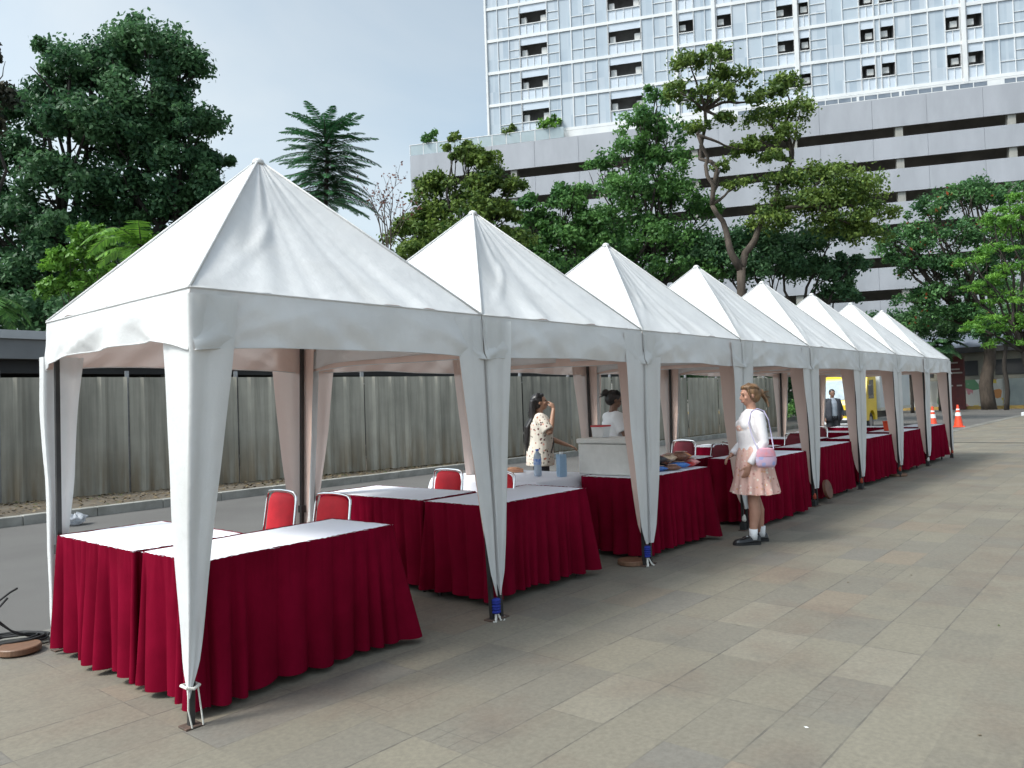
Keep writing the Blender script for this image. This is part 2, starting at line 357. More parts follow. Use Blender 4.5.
for i,(a,b_) in enumerate(bays):
    d=(b_-a).normalized(); L=(b_-a).length; nrm=V(d.y,-d.x,0); nn=int(L/.06); rows=[]
    top=2.17+N(i*3.1)*.03
    for z in (-.06,.5,1.2,top-.12):
        r=[]
        for j in range(nn+1):
            q=j/nn; ph=j%7; off=[0,0,0,0,.04,.04,0][ph]+N(i*7+q*2,z)*.012
            for dd in ((0,off),):
                r.append(a+d*(.02+(L-.04)*q)+nrm*(off)-FB+V(0,0,z+.12))
        rows.append(r)
    MB().grid(rows).build('fence_panel',FENM,fence)
    pst=MB().box(-.03,.03,.04,.10,-.05,top+.0,T=Matrix.Translation(a-FB+V(0,0,.12))@Matrix.Rotation(math.atan2(d.y,d.x),4,'Z')).build('fence_post',STEEL,fence)
rl=MB()
for z in (.3,1.9):
    for (a,ya),(b_,yb) in zip(FL,FL[1:]): rl.tube([V(a,ya+.06,z+.12)-FB,V(b_,yb+.06,z+.12)-FB],.02,6)
rl.build('fence_rail',STEEL,fence)
# ================================================================== low shelter behind the fence
sh=thing('roofed_shelter','low grey roofed shelter with pale roof edge behind the corrugated fence','shelter',(5.7,17.65,.1))
B0=V(5.7,17.65,.1)
def shp(name,mb,m_,**k): return mb.build(name,m_,sh,**k)
shp('roof_slab',MB().box(-17,28,0,6,2.60,3.0),mat('fascia_grey',(.20,.205,.21),(.15,.155,.16),.8,rough=.7))
shp('roof_edge',MB().box(-17.05,28.05,-.07,6.05,3.0,3.17),mat('roof_edge_pale',(.45,.46,.47),(.36,.37,.38),.8,rough=.6))
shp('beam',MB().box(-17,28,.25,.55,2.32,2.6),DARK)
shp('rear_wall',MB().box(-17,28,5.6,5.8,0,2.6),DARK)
for i in range(10):
    shp('column',MB().bbox(-16.8+i*4-.12,-16.8+i*4+.12,.28,.52,0,2.32,.01),CONC)
# ================================================================== tents
TP=2.137; TX0=1.90; TY0=3.66; TW=2.095; TD=2.05; EZ=2.115; PZ=3.20; VH=.31
def canopy(seed,cx,cy,root):
    hx=TW/2+.012; hy=TD/2+.012; P=V(0,0,PZ); mb=MB(); cs=[V(-hx,-hy,EZ),V(hx,-hy,EZ),V(hx,hy,EZ),V(-hx,hy,EZ)]
    if seed<2: cs[3]+=V(.04,-.16,0)
    NU,NV=44,36
    for k in range(4):
        a=cs[k]; b_=cs[(k+1)%4]; mid=(a+b_)/2; outn=V(mid.x,mid.y,0).normalized(); fn=(outn*(PZ-EZ)+V(0,0,hx)).normalized(); rows=[]
        for j in range(NV+1):
            v=j/NV; r=[]
            for i in range(NU+1):
                u=i/NU; p=(a.lerp(b_,u)).lerp(P,v); e=(4*u*(1-u))
                sag=-.055*e*math.sin(PI*min(1,v*1.05))
                uu=(u-.5)
                rad_=uu*7/(.35+v*.65)
                wr=.024*N(uu*11+seed*3.1+k*11,v*1.1,seed)*e**.7*(1-v)**.3
                wr+=.011*N(uu*5+v*3.2+seed,k*5.3+v*2,seed*2)*e
                wr+=.020*max(0,N(uu*16+seed*9+k*3,v*.9,7))*e*(1-v*.6)
                # straight diagonal tension creases leaving the corners
                for sgn,off in ((1,.23),(-1,.31),(1,.41)):
                    q=(u if sgn>0 else 1-u); dd=abs(v-(q-.02)*(1.7+off+.2*math.sin(seed*2+k)))
                    wr+=.015*math.exp(-(dd/.035)**2)*max(0,1-abs(q-.18)/.2)*e
                eave=0
                if v<.06: eave=.006*N(u*14,seed,k)
                p=p+fn*(sag+wr)+V(0,0,eave)
                r.append(p)
            rows.append(r)
        mb.grid(rows)
    # hip welts
    for c_ in cs:
        mb.tube([c_+V(0,0,.006),c_.lerp(P,.5)+V(0,0,.008),P+V(0,0,.004)],.008,6)
    mb.lathe([(.045,-.03),(.035,.0),(.018,.012),(.001,.015)],10,(0,0,PZ))
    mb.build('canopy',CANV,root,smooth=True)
    # valances
    for k in range(4):
        a=cs[k]; b_=cs[(k+1)%4]; mid=(a+b_)/2; outn=V(mid.x,mid.y,0).normalized(); rows=[]; NUv=60
        for j in range(13):
            wv=j/12; r=[]
            for i in range(NUv+1):
                u=i/NUv; e=4*u*(1-u)
                arch=.045*e**.6*(.7+.5*N(seed*5+k*3+u*2.2)); 
                if k==3: arch=.075*min(1,e*1.6)**.8
                hgt=VH-arch
                z=EZ-hgt*wv
                off=.001+wv*(.014+.045*N(u*7+seed*4+k*9,wv*1.4,3)*e**.5+.022*N(u*13-wv*2.5+seed,k*3.3,5))+.012*math.sin(PI*wv)*e
                for sgn,sl in ((1,4.2),(-1,3.6),(1,2.1),(-1,2.4)):
                    q=u if sgn>0 else 1-u
                    dd=abs((1-wv)-q*sl+.1*k+.12*N(seed*7+k,sl)); off+=.010*math.exp(-(dd/.09)**2)*max(0,1-q*(sl-.7))*(.4+wv)
                r.append(a.lerp(b_,u)+outn*off+V(0,0,z-EZ))
            rows.append(r)
        mb=MB().grid([list(reversed(q_)) for q_ in rows]); 
        top=[p+V(0,0,.001)+outn*.001 for p in rows[0]]; mb.tube(top[::3],.006,6)
        mb.tube(rows[-1][::2],.004,5)
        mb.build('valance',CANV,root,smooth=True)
def drape(root,corner,sx,sy,wx,wy,zend,seed,bulge=.03,curv=.9,tail=.035,foot=(0,0),ztop=None,shared=False):
    # corner: local pole point; sx,sy : outward signs; wings run inward along x (width wx) and y (width wy)
    rows=[]; NZ=36; ztop=ztop or EZ-.03
    for j in range(NZ+1):
        t=j/NZ; z=ztop+(zend-ztop)*t; s=max(0,1-t)**curv
        fx=wx*s+tail*(1 if wx>0 else -1)*(1 if wx else 0); fyy=wy*s+tail*(1 if wy>0 else -1)
        if t>.93: q=(1-t)/.07; k_=.35 if tail<.04 else .62; fx*=k_+(1-k_)*q; fyy*=k_+(1-k_)*q
        r=[]; bel=bulge*(.45+.55*math.sin(PI*min(1,t*1.15)))*(1+ .5*N(seed,t*3))+.036*max(0,1-t*2.2)
        lz=1-z/EZ; ox=corner.x+sx*((.029+bel*.05) if shared else (.028+bel*.6))+foot[0]*lz; oy=corner.y+sy*(.028+bel*.6)+foot[1]*lz
        swx=.012*N(t*2.5,seed*3.3)
        for i in range(-10,11):
            q=abs(i)/10
            fold=.010*N(i*.35+seed*5,t*2.2,seed)+.010*math.sin(q*9+seed+t*2)*s*q+.006*N(i*.9,t*5,seed+4)
            if i<0: p=V(ox-sx*abs(fold)*.6+(0 if shared else swx), oy-sy*abs(fyy)*q*(1 if wy>0 else -1),z)
            else: p=V(ox-sx*abs(fx)*q*(1 if wx>0 else -1)+swx, oy+sy*fold,z)
            if i==0: p=V(ox+swx,oy,z)
            r.append(p)
        rows.append(r)
    if sx*sy*(1 if wy>0 else -1)>0: rows=[list(reversed(q_)) for q_ in rows]
    mb=MB().grid(rows)
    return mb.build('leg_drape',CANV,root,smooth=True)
TENT_LABELS=['nearest and largest looking white peaked tent at the left end of the row',
 'white peaked tent second from the left, front leg tied with blue cloth near the paving',
 'white peaked tent third from the left, over the table with the foam box',
 'white peaked tent fourth from the left, just behind the blonde woman',
 'white peaked tent fifth from the left, just right of the blonde woman',
 'white peaked tent sixth from the left, man in dark jacket seen under it',
 'white peaked tent seventh from the left, last but one of the row',
 'farthest and smallest looking white peaked tent at the right end of the row']
for m_i in range(8):
    cx=TX0+TP*(m_i+.5); cy=TY0+TD/2
    t=thing('canopy_tent',TENT_LABELS[m_i],'tent',(cx,cy,0),rad([.3,-.3,.2,0,.3,-.2,.2,-.2][m_i]),'row of white peaked canopy tents')
    canopy(m_i+1.37,cx,cy,t)
    hx=TW/2-.03; hy=TD/2-.03
    # frame: eave bars, hips, king post
    fr=MB()
    bl_=(-hx+(.04 if m_i==0 else 0),hy-(.16 if m_i==0 else 0))
    for a,b_ in (((-hx,-hy),(hx,-hy)),((hx,-hy),(hx,hy)),((hx,hy),bl_),(bl_,(-hx,-hy))):
        fr.tube([V(a[0],a[1],EZ-.07),V(b_[0],b_[1],EZ-.07)],.013,6)
    for a in ((-hx,-hy),(hx,-hy),(hx,hy),bl_): fr.tube([V(a[0],a[1],EZ-.07),V(0,0,PZ-.15)],.012,6)
    fr.build('roof_frame',BLACK,t)
    zf={0:.12,1:.14,2:.36,3:.30,4:.16,5:.18,6:.17,7:.18}
    for ci,(sx,sy) in enumerate(((-1,-1),(1,-1),(1,1),(-1,1))):
        c_=V(sx*hx,sy*hy,0)+(V(.04,-.16,0) if m_i==0 and ci==3 else V(0,0,0)); sd=m_i*4.7+ci*1.9
        idx=m_i+(1 if sx>0 else 0)
        ft_={0:(-.085,-.04),1:(.055,-.045),2:(-.01,-.02),4:(.03,-.03),6:(-.03,-.03)}.get(idx,(0,-.01)) if sy<0 else {1:(-.02,.06),3:(.03,.0)}.get(idx,(0,.03))
        tp_=V(c_.x,c_.y,EZ-.03); c_=V(c_.x+ft_[0],c_.y+ft_[1],0)
        p=MB(); p.tube([V(c_.x,c_.y,.01),tp_],.019,4); q_=tp_.lerp(c_,.68); (p.bbox(q_.x-.024,q_.x+.024,q_.y-.024,q_.y+.024,.62,.68,.004) if sy>0 else 0); pole_top=V(tp_.x,tp_.y,0)
        p.build('pole',BLACK,t)
        MB().bbox(c_.x-.045,c_.x+.045,c_.y-.04,c_.y+.04,.004,.014,.003).build('foot_plate',mat('rusty_steel',(.12,.07,.05),(.06,.045,.035),20,rough=.7),t)
        if sy<0:
            z0=[.15,.17,.20,.24,.24,.20,.20,.20,.16][idx]
            wxx=[.26,.235,.25,.24,.23,.22,.21,.2,.2][idx]; wyy=.24
            cur=[.82,.8,.66,.6,.6,.6,.55,.5,.6][idx]
            if m_i==0 and sx<0: wxx,wyy=.235,.27
            drape(t,pole_top,sx,sy,wxx,wyy,z0,sd,bulge=.03 if idx else .018,curv=cur,tail=.025 if idx in(0,1) else .055,foot=ft_,shared=0<idx<8)
            if idx==0 or (sx>0 and idx in (1,)):
                pass
            if idx==0:
                MB().tube([c_+V(-.03,-.03,.20),c_+V(-.005,-.045,.195),c_+V(.03,-.03,.20),c_+V(.03,.03,.2),c_+V(-.03,.03,.2),c_+V(-.03,-.03,.2)],.008,6).build('tie_rope',ROPE,t)
                MB().tube([c_+V(-.028,-.035,.20),c_+V(-.033,-.04,.10),c_+V(-.02,-.05,.015)],.004,5).tube([c_+V(.02,-.035,.20),c_+V(.03,-.04,.10),c_+V(.035,-.05,.015)],.004,5).build('rope_tail',ROPE,t)
            elif sx>0 and idx in (1,2):
                zt=z0-.03; R_=.034
                mb=MB(); 
                for j in range(5): mb.lathe([(R_*.7,0),(R_,.008),(R_,.016),(R_*.75,.024)],10,(c_.x+.02,c_.y-.02,zt-.09+j*.02+.004*math.sin(j*3)))
                mb.build('tie_cloth',BLUEC,t,smooth=True)
                mb=MB()
                for q in range(4):
                    a0=q*1.3; mb.tube([c_+V(.02,-.02,zt-.07),c_+V(.02+.05*math.cos(a0),-.03-.03*abs(math.sin(a0)),zt-.15),c_+V(.02+.08*math.cos(a0),-.03-.05*abs(math.sin(a0)),max(.012,zt-.24))],.006,5)
                mb.build('tie_rope',ROPE,t)
            elif sx>0:
                MB().lathe([(.016,0),(.026,.02),(.022,.06),(.014,.08)],9,(c_.x+.005,c_.y-.01,.10)).build('tie_cloth',mat('tie_orange',(.38,.05,.02),(.25,.04,.02),20,rough=.8) if idx in (4,5,6,8) else ROPE,t,smooth=True)
                MB().bbox(c_.x-.03,c_.x+.03,c_.y-.03,c_.y+.03,.014,.09,.006).build('foot_socket',RUBBER,t)
        else:
            if m_i==0 and sx<0: drape(t,pole_top,sx,sy,.22,-.05,.12,sd,bulge=.03,curv=.9,tail=.03,foot=ft_,ztop=EZ-.22)
            else: drape(t,pole_top,sx,sy,.27,.14,.30,sd,bulge=.02,curv=.8,tail=.05,foot=ft_,shared=0<idx<8)
# ================================================================== tables
def table(label,x0,x1,y0,y1,rz=0,zt=.75,flare=.0,ends=(1,1,1,1),seed=1,legs_show=False,amp=.10,group='tables with dark red skirts',open_=None,zb=.075,cover=WCLOTH,corner_flare=None,bottom_var=.02):
    cx,cy=(x0+x1)/2,(y0+y1)/2; w_,d_=(x1-x0)/2,(y1-y0)/2
    t=thing('skirted_table',label,'table',(cx,cy,0),rad(rz),group)
    # top board + cover with slightly lifted edges
    MB().bbox(-w_+.01,w_-.01,-d_+.01,d_-.01,zt-.03,zt-.006,.004).build('table_board',WOODB,t)
    rows=[]; nu,nv=26,16
    for j in range(nv+1):
        r=[]
        for i in range(nu+1):
            u=i/nu*2-1; v=j/nv*2-1
            z=zt+.0015*N(u*3+seed*4,v*3,seed)+.0015; ed=max(abs(u),abs(v))
            x=u*(w_+.004+.004*N(v*9,seed+2)); y=v*(d_+.004+.004*N(u*9,seed+5))
            if ed>.999: z-=.006+.004*abs(N(u*12,v*12,seed))
            r.append((x,y,z))
        rows.append(r)
    MB().grid(rows).build('top_cover',cover,t,smooth=True)
    # skirt
    per=[]; R_=.03
    segs=[((-w_+R_,-d_),(w_-R_,-d_),(0,-1)),((w_,-d_+R_),(w_,d_-R_),(1,0)),((w_-R_,d_),(-w_+R_,d_),(0,1)),((-w_,d_-R_),(-w_,-d_+R_),(-1,0))]
    arc={0:(w_-R_,-d_+R_,-90),1:(w_-R_,d_-R_,0),2:(-w_+R_,d_-R_,90),3:(-w_+R_,-d_+R_,180)}
    s=0
    for k,(a,b_,nn) in enumerate(segs):
        L=math.hypot(b_[0]-a[0],b_[1]-a[1]); n=max(8,int(L/.011))
        for i in range(n): q=i/n; per.append((a[0]+(b_[0]-a[0])*q,a[1]+(b_[1]-a[1])*q,nn[0],nn[1],s+L*q,0,k,q))
        s+=L; ax,ay,a0=arc[k]
        for i in range(8):
            th=rad(a0+90*i/8); per.append((ax+R_*math.cos(th),ay+R_*math.sin(th),math.cos(th),math.sin(th),s+.12*i/8,math.sin(PI*i/8),k,1))
        s+=.12
    NVs=22; rows=[]; tot=s
    # irregular pleats
    ks=[];q=0
    while q<tot: ks.append(q); q+=random.Random(seed*100+len(ks)).uniform(.07,.20)
    amps=[random.Random(seed*77+i).uniform(.45,1.15) for i in range(len(ks)+1)]
    import bisect
    def pleat(sv,v):
        sv=(sv+.012*v*N(sv*2.3+seed,v*2))%tot; i=bisect.bisect_right(ks,sv)-1; a=ks[i]; b_=ks[i+1] if i+1<len(ks) else tot
        f=(sv-a)/(b_-a)
        prof=(1-abs(2*(f**.75)-1)**2.2)
        return prof*amps[i]*(.45+.55*min(1,(b_-a)/.13))
    for j in range(NVs+1):
        v=j/NVs; r=[]
        for (x,y,nx,ny,sv,c_,k,q) in per:
            a=amp*(.10+.90*v**.85)
            off=.006+flare*v**1.2*(.75+.35*N(sv*.9+seed*3))+a*pleat(sv,v)-.5*a
            off+=.010*N(sv*34,v*2,seed)*(1-v)**2      # tight gathers at the hem tape
            if c_: off+=c_*.05*v
            if corner_flare:
                kk,amt=corner_flare; 
                # flare grows towards that corner (k = corner after segment k)
                dist=min(abs(sv-cs_) for cs_ in [cpos(kk,w_,d_,R_)]) if True else 0
                off+=amt*v**1.15*math.exp(-(dist/.16)**2)
            z=zt-.004-(zt-zb)*v-bottom_var*N(sv*3.3,seed)*v -.006*pleat(sv,v)*v
            z=max(z,.012)
            if j==0: z=zt+.001-.008*abs(N(sv*25,seed))
            r.append((x+nx*off,y+ny*off,z))
        rows.append(r)
    MB().grid(rows,close=True).build('skirt',RED,t,smooth=True)
    for sx in (-1,1):
        for sy in (-1,1):
            MB().tube([V(sx*(w_-.07),sy*(d_-.07),.004),V(sx*(w_-.07),sy*(d_-.07),zt-.03)],.014,7).build('leg',BLACK,t)
    return t
def cpos(k,w_,d_,R_):
    L=[2*w_-2*R_,2*d_-2*R_,2*w_-2*R_,2*d_-2*R_]; s=0
    for i in range(k+1): s+=L[i]+(.12 if i<k else .06)
    return s
TG='tables with dark red skirts'
table('white topped table with red skirt at the front left corner of the nearest tent',1.97,3.28,3.76,4.34,2.5,zt=.76,seed=1,corner_flare=(0,.075),flare=.01,zb=.05)
table('white topped table with bright red skirt set lengthwise, leftmost of all the tables',1.96,2.63,4.42,5.48,0,zt=.75,seed=2,flare=.0,zb=.05,amp=.105)
table('white topped table with dark red skirt under the front of the second tent',4.27,5.55,3.88,4.53,0,seed=3,corner_flare=(0,.03),flare=.01,zb=.07)
table('white topped table with dark red skirt set lengthwise at the back of the second tent',4.28,4.93,4.60,5.88,1.5,seed=4,flare=.0)
table('dark red skirted table carrying the foam box and the snack packets',6.30,7.66,3.78,4.45,-1.5,zt=.76,seed=5,corner_flare=(0,.06),flare=.01,zb=.06)
table('dark red skirted table right behind the blonde woman under the fourth tent',8.52,9.98,3.57,4.20,0,seed=6,zt=.77,flare=.0,zb=.06)
table('dark red skirted table set lengthwise inside the fourth tent',8.50,9.15,4.42,5.75,0,seed=7,flare=.0)
FX=['with a brown disc leaning on its skirt under the fifth tent','with the dark tent leg in front under the sixth tent','under the seventh tent with an orange box on it','under the last tent of the row, farthest right']
for i,(x0,x1) in enumerate(((10.78,12.30),(13.0,14.52),(15.15,16.50),(17.2,18.62))):
    table('red skirted table '+FX[i],x0,x1,3.72,4.32,0,seed=10+i,zt=.75,flare=.0,zb=.07+.01*i,corner_flare=(0,.02))
BX=['standing left inside the fifth tent','standing left inside the sixth tent below the man in dark jacket','standing left inside the seventh tent before the yellow truck','standing left inside the last tent of the row']
for i in range(4):
    xx=10.68+TP*i
    table('red skirted side table '+BX[i],xx,xx+.65,4.40,5.65,0,seed=20+i,flare=.0)
# white cloth table (trestle table + a separate cloth thrown over it)
t=thing('trestle_table','wooden trestle table under the white cloth behind the foam box','table',(6.24,5.26,0))
MB().bbox(-.47,.47,-.66,.68,.715,.74,.005).build('table_board',WOODB,t)
for sx in (-1,1):
    for sy in (-1,1): MB().tube([V(sx*.25,sy*.5,0),V(sx*.25,sy*.5,.715)],.015,7).build('leg',BLACK,t)
rows=[]; nu,nv=44,60; hw,hd,ov=.48,.70,.24
for j in range(nv+1):
    r=[]
    for i in range(nu+1):
        x=(i/nu*2-1)*(hw+ov); y=(j/nv*2-1)*(hd+ov)
        ex=max(0,abs(x)-hw); ey=max(0,abs(y)-hd); X=max(-hw,min(hw,x)); Y=max(-hd,min(hd,y)); drop=math.hypot(ex,ey)
        a=min(1,drop/.06)
        fo=.02*math.sin((x*9 if ey>ex else y*9)+1.3)*a*min(1,drop/.2)+.012*N(x*5,y*5)
        sx=(1 if x>0 else -1); sy=(1 if y>0 else -1)
        xx=X+sx*(min(ex,.02)+ex*.12)+ (sx*fo if ex>0 else 0); yy=Y+sy*(min(ey,.02)+ey*.12)+(sy*fo if ey>0 else 0)
        r.append((xx,yy,.747-max(0,drop-.012)*.97+.002*N(x*4,y*4,2)))
    rows.append(r)
o=MB().grid(rows).build('tablecloth',WCLOTH,None,smooth=True); o.location=(6.24,5.26,0)
setp(o,'plain white cloth hanging over the table left of the foam box','tablecloth')
# ================================================================== chairs
def chair(label,x,y,rz,z=0,redm=CHRED,group='red banquet chairs'):
    t=thing('banquet_chair',label,'chair',(x,y,z),rad(rz),group)      # faces local -y ; origin under the back
    def arcp(w_,zt,y0,yt,zb):
        pts=[V(-w_,y0,zb)]; 
        for i in range(9):
            a=PI-PI*i/8; pts.append(V(-w_+.05+.05*math.cos(a) if i<4 else w_-.05+.05*math.cos(a), yt, zt-.05+.05*math.sin(a)) if i!=4 else V(0,yt,zt+.006))
        pts.append(V(w_,y0,zb)); return pts
    MB().tube([V(-.195,-.02,.40),V(-.195,.03,.62),V(-.19,.06,.82)]+[V(-.14-.05*math.cos(a),.065,.835+.05*math.sin(a)) for a in (.4,.8,1.2)]+[V(-.1,.068,.888),V(0,.07,.892),V(.1,.068,.888)]+[V(.14+.05*math.cos(a),.065,.835+.05*math.sin(a)) for a in (1.2,.8,.4)]+[V(.19,.06,.82),V(.195,.03,.62),V(.195,-.02,.40)],.0105,8).build('back_frame',CHROME,t,smooth=True)
    # padded back
    rows=[]
    for side in (-1,1):
        for j in range(13):
            jj=j if side<0 else 12-j
            v=jj/12; r=[]
            for i in range(15):
                u=i/14*2-1; wv=.172*(1-.12*max(0,v-.82)/.18*abs(u)); th=.026*(1-abs(u)**6)*(1-(2*v-1)**8)
                zz=.47+.405*v-(.03*abs(u)**5*max(0,v-.6)/.4)
                r.append((u*wv,.012+.058*v+side*th-.0,zz))
            rows.append(r)
    MB().grid(rows+[rows[0]]).build('backrest',redm,t,smooth=True)
    MB().bbox(-.2,.2,-.42,-.02,.42,.485,.028).build('seat',redm,t,smooth=False)
    MB().tube([V(-.19,-.41,.41),V(.19,-.41,.41),V(.19,-.03,.41),V(-.19,-.03,.41),V(-.19,-.41,.41)],.011,7).build('seat_frame',CHROME,t)
    for sx in (-1,1):
        MB().tube([V(sx*.19,-.40,.41),V(sx*.195,-.43,.004)],.012,8).build('leg',CHROME,t)
        MB().tube([V(sx*.195,-.02,.41),V(sx*.2,.07,.004)],.012,8).build('leg',CHROME,t)
    return t
chair('red padded chair with chrome frame standing between the two nearest tables, the left one',3.36,5.20,-90)
chair('red padded chair right behind the far right corner of the nearest table',3.40,4.62,-88)
chair('red padded chair behind the lengthwise table of the second tent, chrome frame facing out',5.20,5.25,-90)
chair('red padded chair half hidden by the second front tent leg, beside the white cloth table',5.22,4.62,-100)
chair('wine red chair, left of the pair behind the snack packets',9.28,4.45,-118,redm=CHWINE)
chair('wine red chair, right of the pair behind the snack packets',9.66,4.50,-118,redm=CHWINE)
chair('wine red chair in the fourth tent, its back just above the front table',9.95,5.3,-95,redm=CHWINE)
chair('wine red chair under the fifth tent, left of the man in dark jacket',11.95,4.45,-100,redm=CHWINE)
chair('wine red chair under the sixth tent between its two tables',14.2,4.9,-100,redm=CHWINE)
# ================================================================== things on and around the tables
t=thing('foam_box','large white styrofoam box with a lid on the red skirted table','box',(6.62,4.25,.765),rad(0))
MB().bbox(-.2,.2,-.315,.315,0,.30,.012).build('box_body',FOAM,t); MB().bbox(-.213,.213,-.328,.328,.306,.355,.012).build('lid',FOAM,t)
t=thing('food_container','small white plastic container with red lid on top of the foam box','container',(6.62,4.42,1.122))
MB().lathe([(.001,0),(.085,0),(.098,.10),(.098,.105),(.001,.105)],4,T=Matrix.Rotation(rad(45),4,'Z')).build('container_body',WHITEP,t)
MB().lathe([(.001,.106),(.104,.106),(.104,.122),(.001,.122)],4,T=Matrix.Rotation(rad(45),4,'Z')).build('lid',mat('red_plastic',(.6,.03,.04),(.5,.02,.03),8,rough=.3),t)
def bottle(label,x,y,z,h_=.24,r=.034,body=GLASSY,lab=None):
    t=thing('water_bottle',label,'bottle',(x,y,z))
    MB().lathe([(.001,0),(r*.9,0),(r,.01),(r,h_*.32),(r*.93,h_*.36),(r,h_*.42),(r,h_*.68),(r*.8,h_*.8),(r*.4,h_*.9),(r*.38,h_*.95)],18).build('bottle_body',body,t,smooth=True)
    MB().lathe([(r*.44,h_*.94),(r*.44,h_),(.001,h_)],14).build('cap',mat('cap_blue',(.05,.15,.6),(.05,.12,.5),5,rough=.4),t)
    MB().lathe([(r*1.012,h_*.42),(r*1.02,h_*.43),(r*1.02,h_*.63),(r*1.012,h_*.64)],18).build('bottle_label',lab or mat('label_blue',(.03,.16,.55),(.5,.6,.75),30,rough=.4),t)
    return t
bottle('tall clear water bottle with blue label on the white cloth before the floral blouse',6.22,4.93,.752,.27,.04)
t=thing('plastic_jug','pale blue translucent jug on the white cloth right beside the foam box','jug',(6.26,4.66,.752))
MB().lathe([(.001,0),(.05,0),(.054,.02),(.054,.2),(.05,.22),(.001,.222)],4,T=Matrix.Rotation(rad(20),4,'Z')).build('jug_body',mat('jug_blue',(.42,.58,.72),(.5,.66,.8),6,rough=.2,transl=.4),t)
MB().lathe([(.02,.22),(.02,.245),(.001,.246)],12).build('cap',WHITEP,t)
t=thing('tissue_box','brown cardboard snack tray lying on the white cloth by the bottle','tray',(6.45,5.45,.752),rad(-50))
MB().bbox(-.11,.11,-.06,.06,0,.035,.006).build('tray_body',mat('tan_card',(.42,.22,.13),(.33,.16,.1),20,rough=.6),t)
MB().ell((0,0,.035),(.085,.04,.022)).build('wrapped_snack',mat('tan_snack',(.5,.28,.16),(.4,.2,.12),40,rough=.5),t,smooth=True)
pal=[('red',(.5,.03,.03)),('orange',(.65,.22,.05)),('blue',(.04,.16,.45)),('pale blue',(.3,.5,.68)),('black',(.02,.02,.025)),('brown',(.16,.07,.04)),('beige',(.5,.38,.26)),('dark green',(.04,.10,.05)),('pink',(.6,.25,.25))]
spots=[(6.93,3.98,2,'at the left end of the pile, in front'),(7.02,4.16,0,'at the back of the pile near the foam box'),(7.10,3.93,3,'in the front row of the pile'),(7.16,4.10,4,'in the middle of the pile'),(7.27,3.95,2,'in the front row right of a pale blue one'),(7.25,4.22,1,'at the back of the pile, second one'),(7.38,4.06,6,'on the right half of the pile'),(7.42,4.22,5,'at the back right of the pile'),(7.45,3.93,0,'at the right front of the pile'),(7.54,4.10,4,'at the right rear of the pile'),(7.57,3.97,8,'at the right end of the pile'),(6.92,4.22,1,'next to the foam box'),(7.05,3.90,5,'lying flat at the front edge'),(7.33,4.32,7,'at the very back of the pile'),(7.20,4.02,6,'lying on top in the middle of the pile'),(7.00,4.03,4,'lying on top at the left of the pile'),(7.36,3.98,5,'lying on top, right of the middle'),(7.50,4.03,1,'lying on top at the right end of the pile'),(7.10,4.17,3,'lying on top at the back, left of the middle'),(7.42,4.13,0,'lying on top at the back, toward the right')]
for i,(x,y,ci,wh) in enumerate(spots):
    nm,cc=pal[ci]
    o=thing('snack_packet',f'{nm} snack packet {wh}','snack packet',(x+.06,y,.762+(.07 if 'on top' in wh else 0)),rad(random.uniform(0,180)),'snack packets on the third tent table')
    l_,w_,h_=random.uniform(.08,.125),random.uniform(.045,.075),random.uniform(.05,.10)
    rows=[]
    for j in range(9):
        v=j/8; r=[]
        pin=math.sin(PI*min(1,max(0,(v*1.12-.06))))**.45 if 0<v<1 else 0
        for k_ in range(12):
            a=2*PI*k_/12; r.append(((v*2-1)*l_,math.cos(a)*w_*(.9+.1*pin),h_/2+math.sin(a)*h_/2*pin*(1+.15*N(k_,v*5,i))))
        rows.append(r)
    MB().grid(rows,close=True).build('packet_body',mat('packet_'+nm.replace(' ','_'),cc,tuple(min(1,q*1.6+.05) for q in cc),45,rough=.3),o,smooth=True)
    MB().bbox(-l_*.5,l_*.5,-w_*.62,w_*.62,h_*.98,h_*1.02+.001,.0005).build('packet_label',mat('packet_print',(.6,.55,.45),(.4,.1,.08),60,rough=.4),o)
t=thing('orange_bin','bright orange plastic box on the table under the seventh tent','box',(15.5,4.02,.755))
MB().lathe([(.001,0),(.09,0),(.11,.16),(.118,.165),(.118,.18),(.10,.18),(.09,.01),(.001,.01)],4,T=Matrix.Rotation(rad(45),4,'Z')).build('box_body',ORNG,t)
# wooden discs used under tent feet
DISCG='round brown wooden discs by the tent legs'
def disc(label,x,y,z=0,r=.13,T=None,m_=None):
    o=MB().lathe([(.001,0),(r-.006,0),(r,.006),(r,.036),(r-.006,.042),(r*.5,.042),(.001,.042)],36,T=T).build('wooden_disc',m_ or WOODB,None); o.location=(x,y,z)
    for p in o.data.polygons: p.use_smooth=False
    return setp(o,label,'wooden disc',DISCG)
disc('round brown wooden disc lying flat beside the black cable at the far left',1.80,5.70,.013,.125)
disc('round brown wooden disc lying by the blue tied tent leg under the third tent',6.12,3.80,.006)
disc('round brown wooden disc lying flat by a front leg of the sixth tent',14.75,3.72,.006,.16)
T_=Matrix.Rotation(rad(90),4,'X')@Matrix.Rotation(0,4,'Z')
disc('brown wooden disc standing upright on edge against the skirt under the fifth tent',10.80,3.62,.19,.13,T=Matrix.Rotation(rad(-12),4,'X')@T_,m_=mat('dark_wood',(.15,.06,.03),(.09,.036,.02),14,rough=.6))
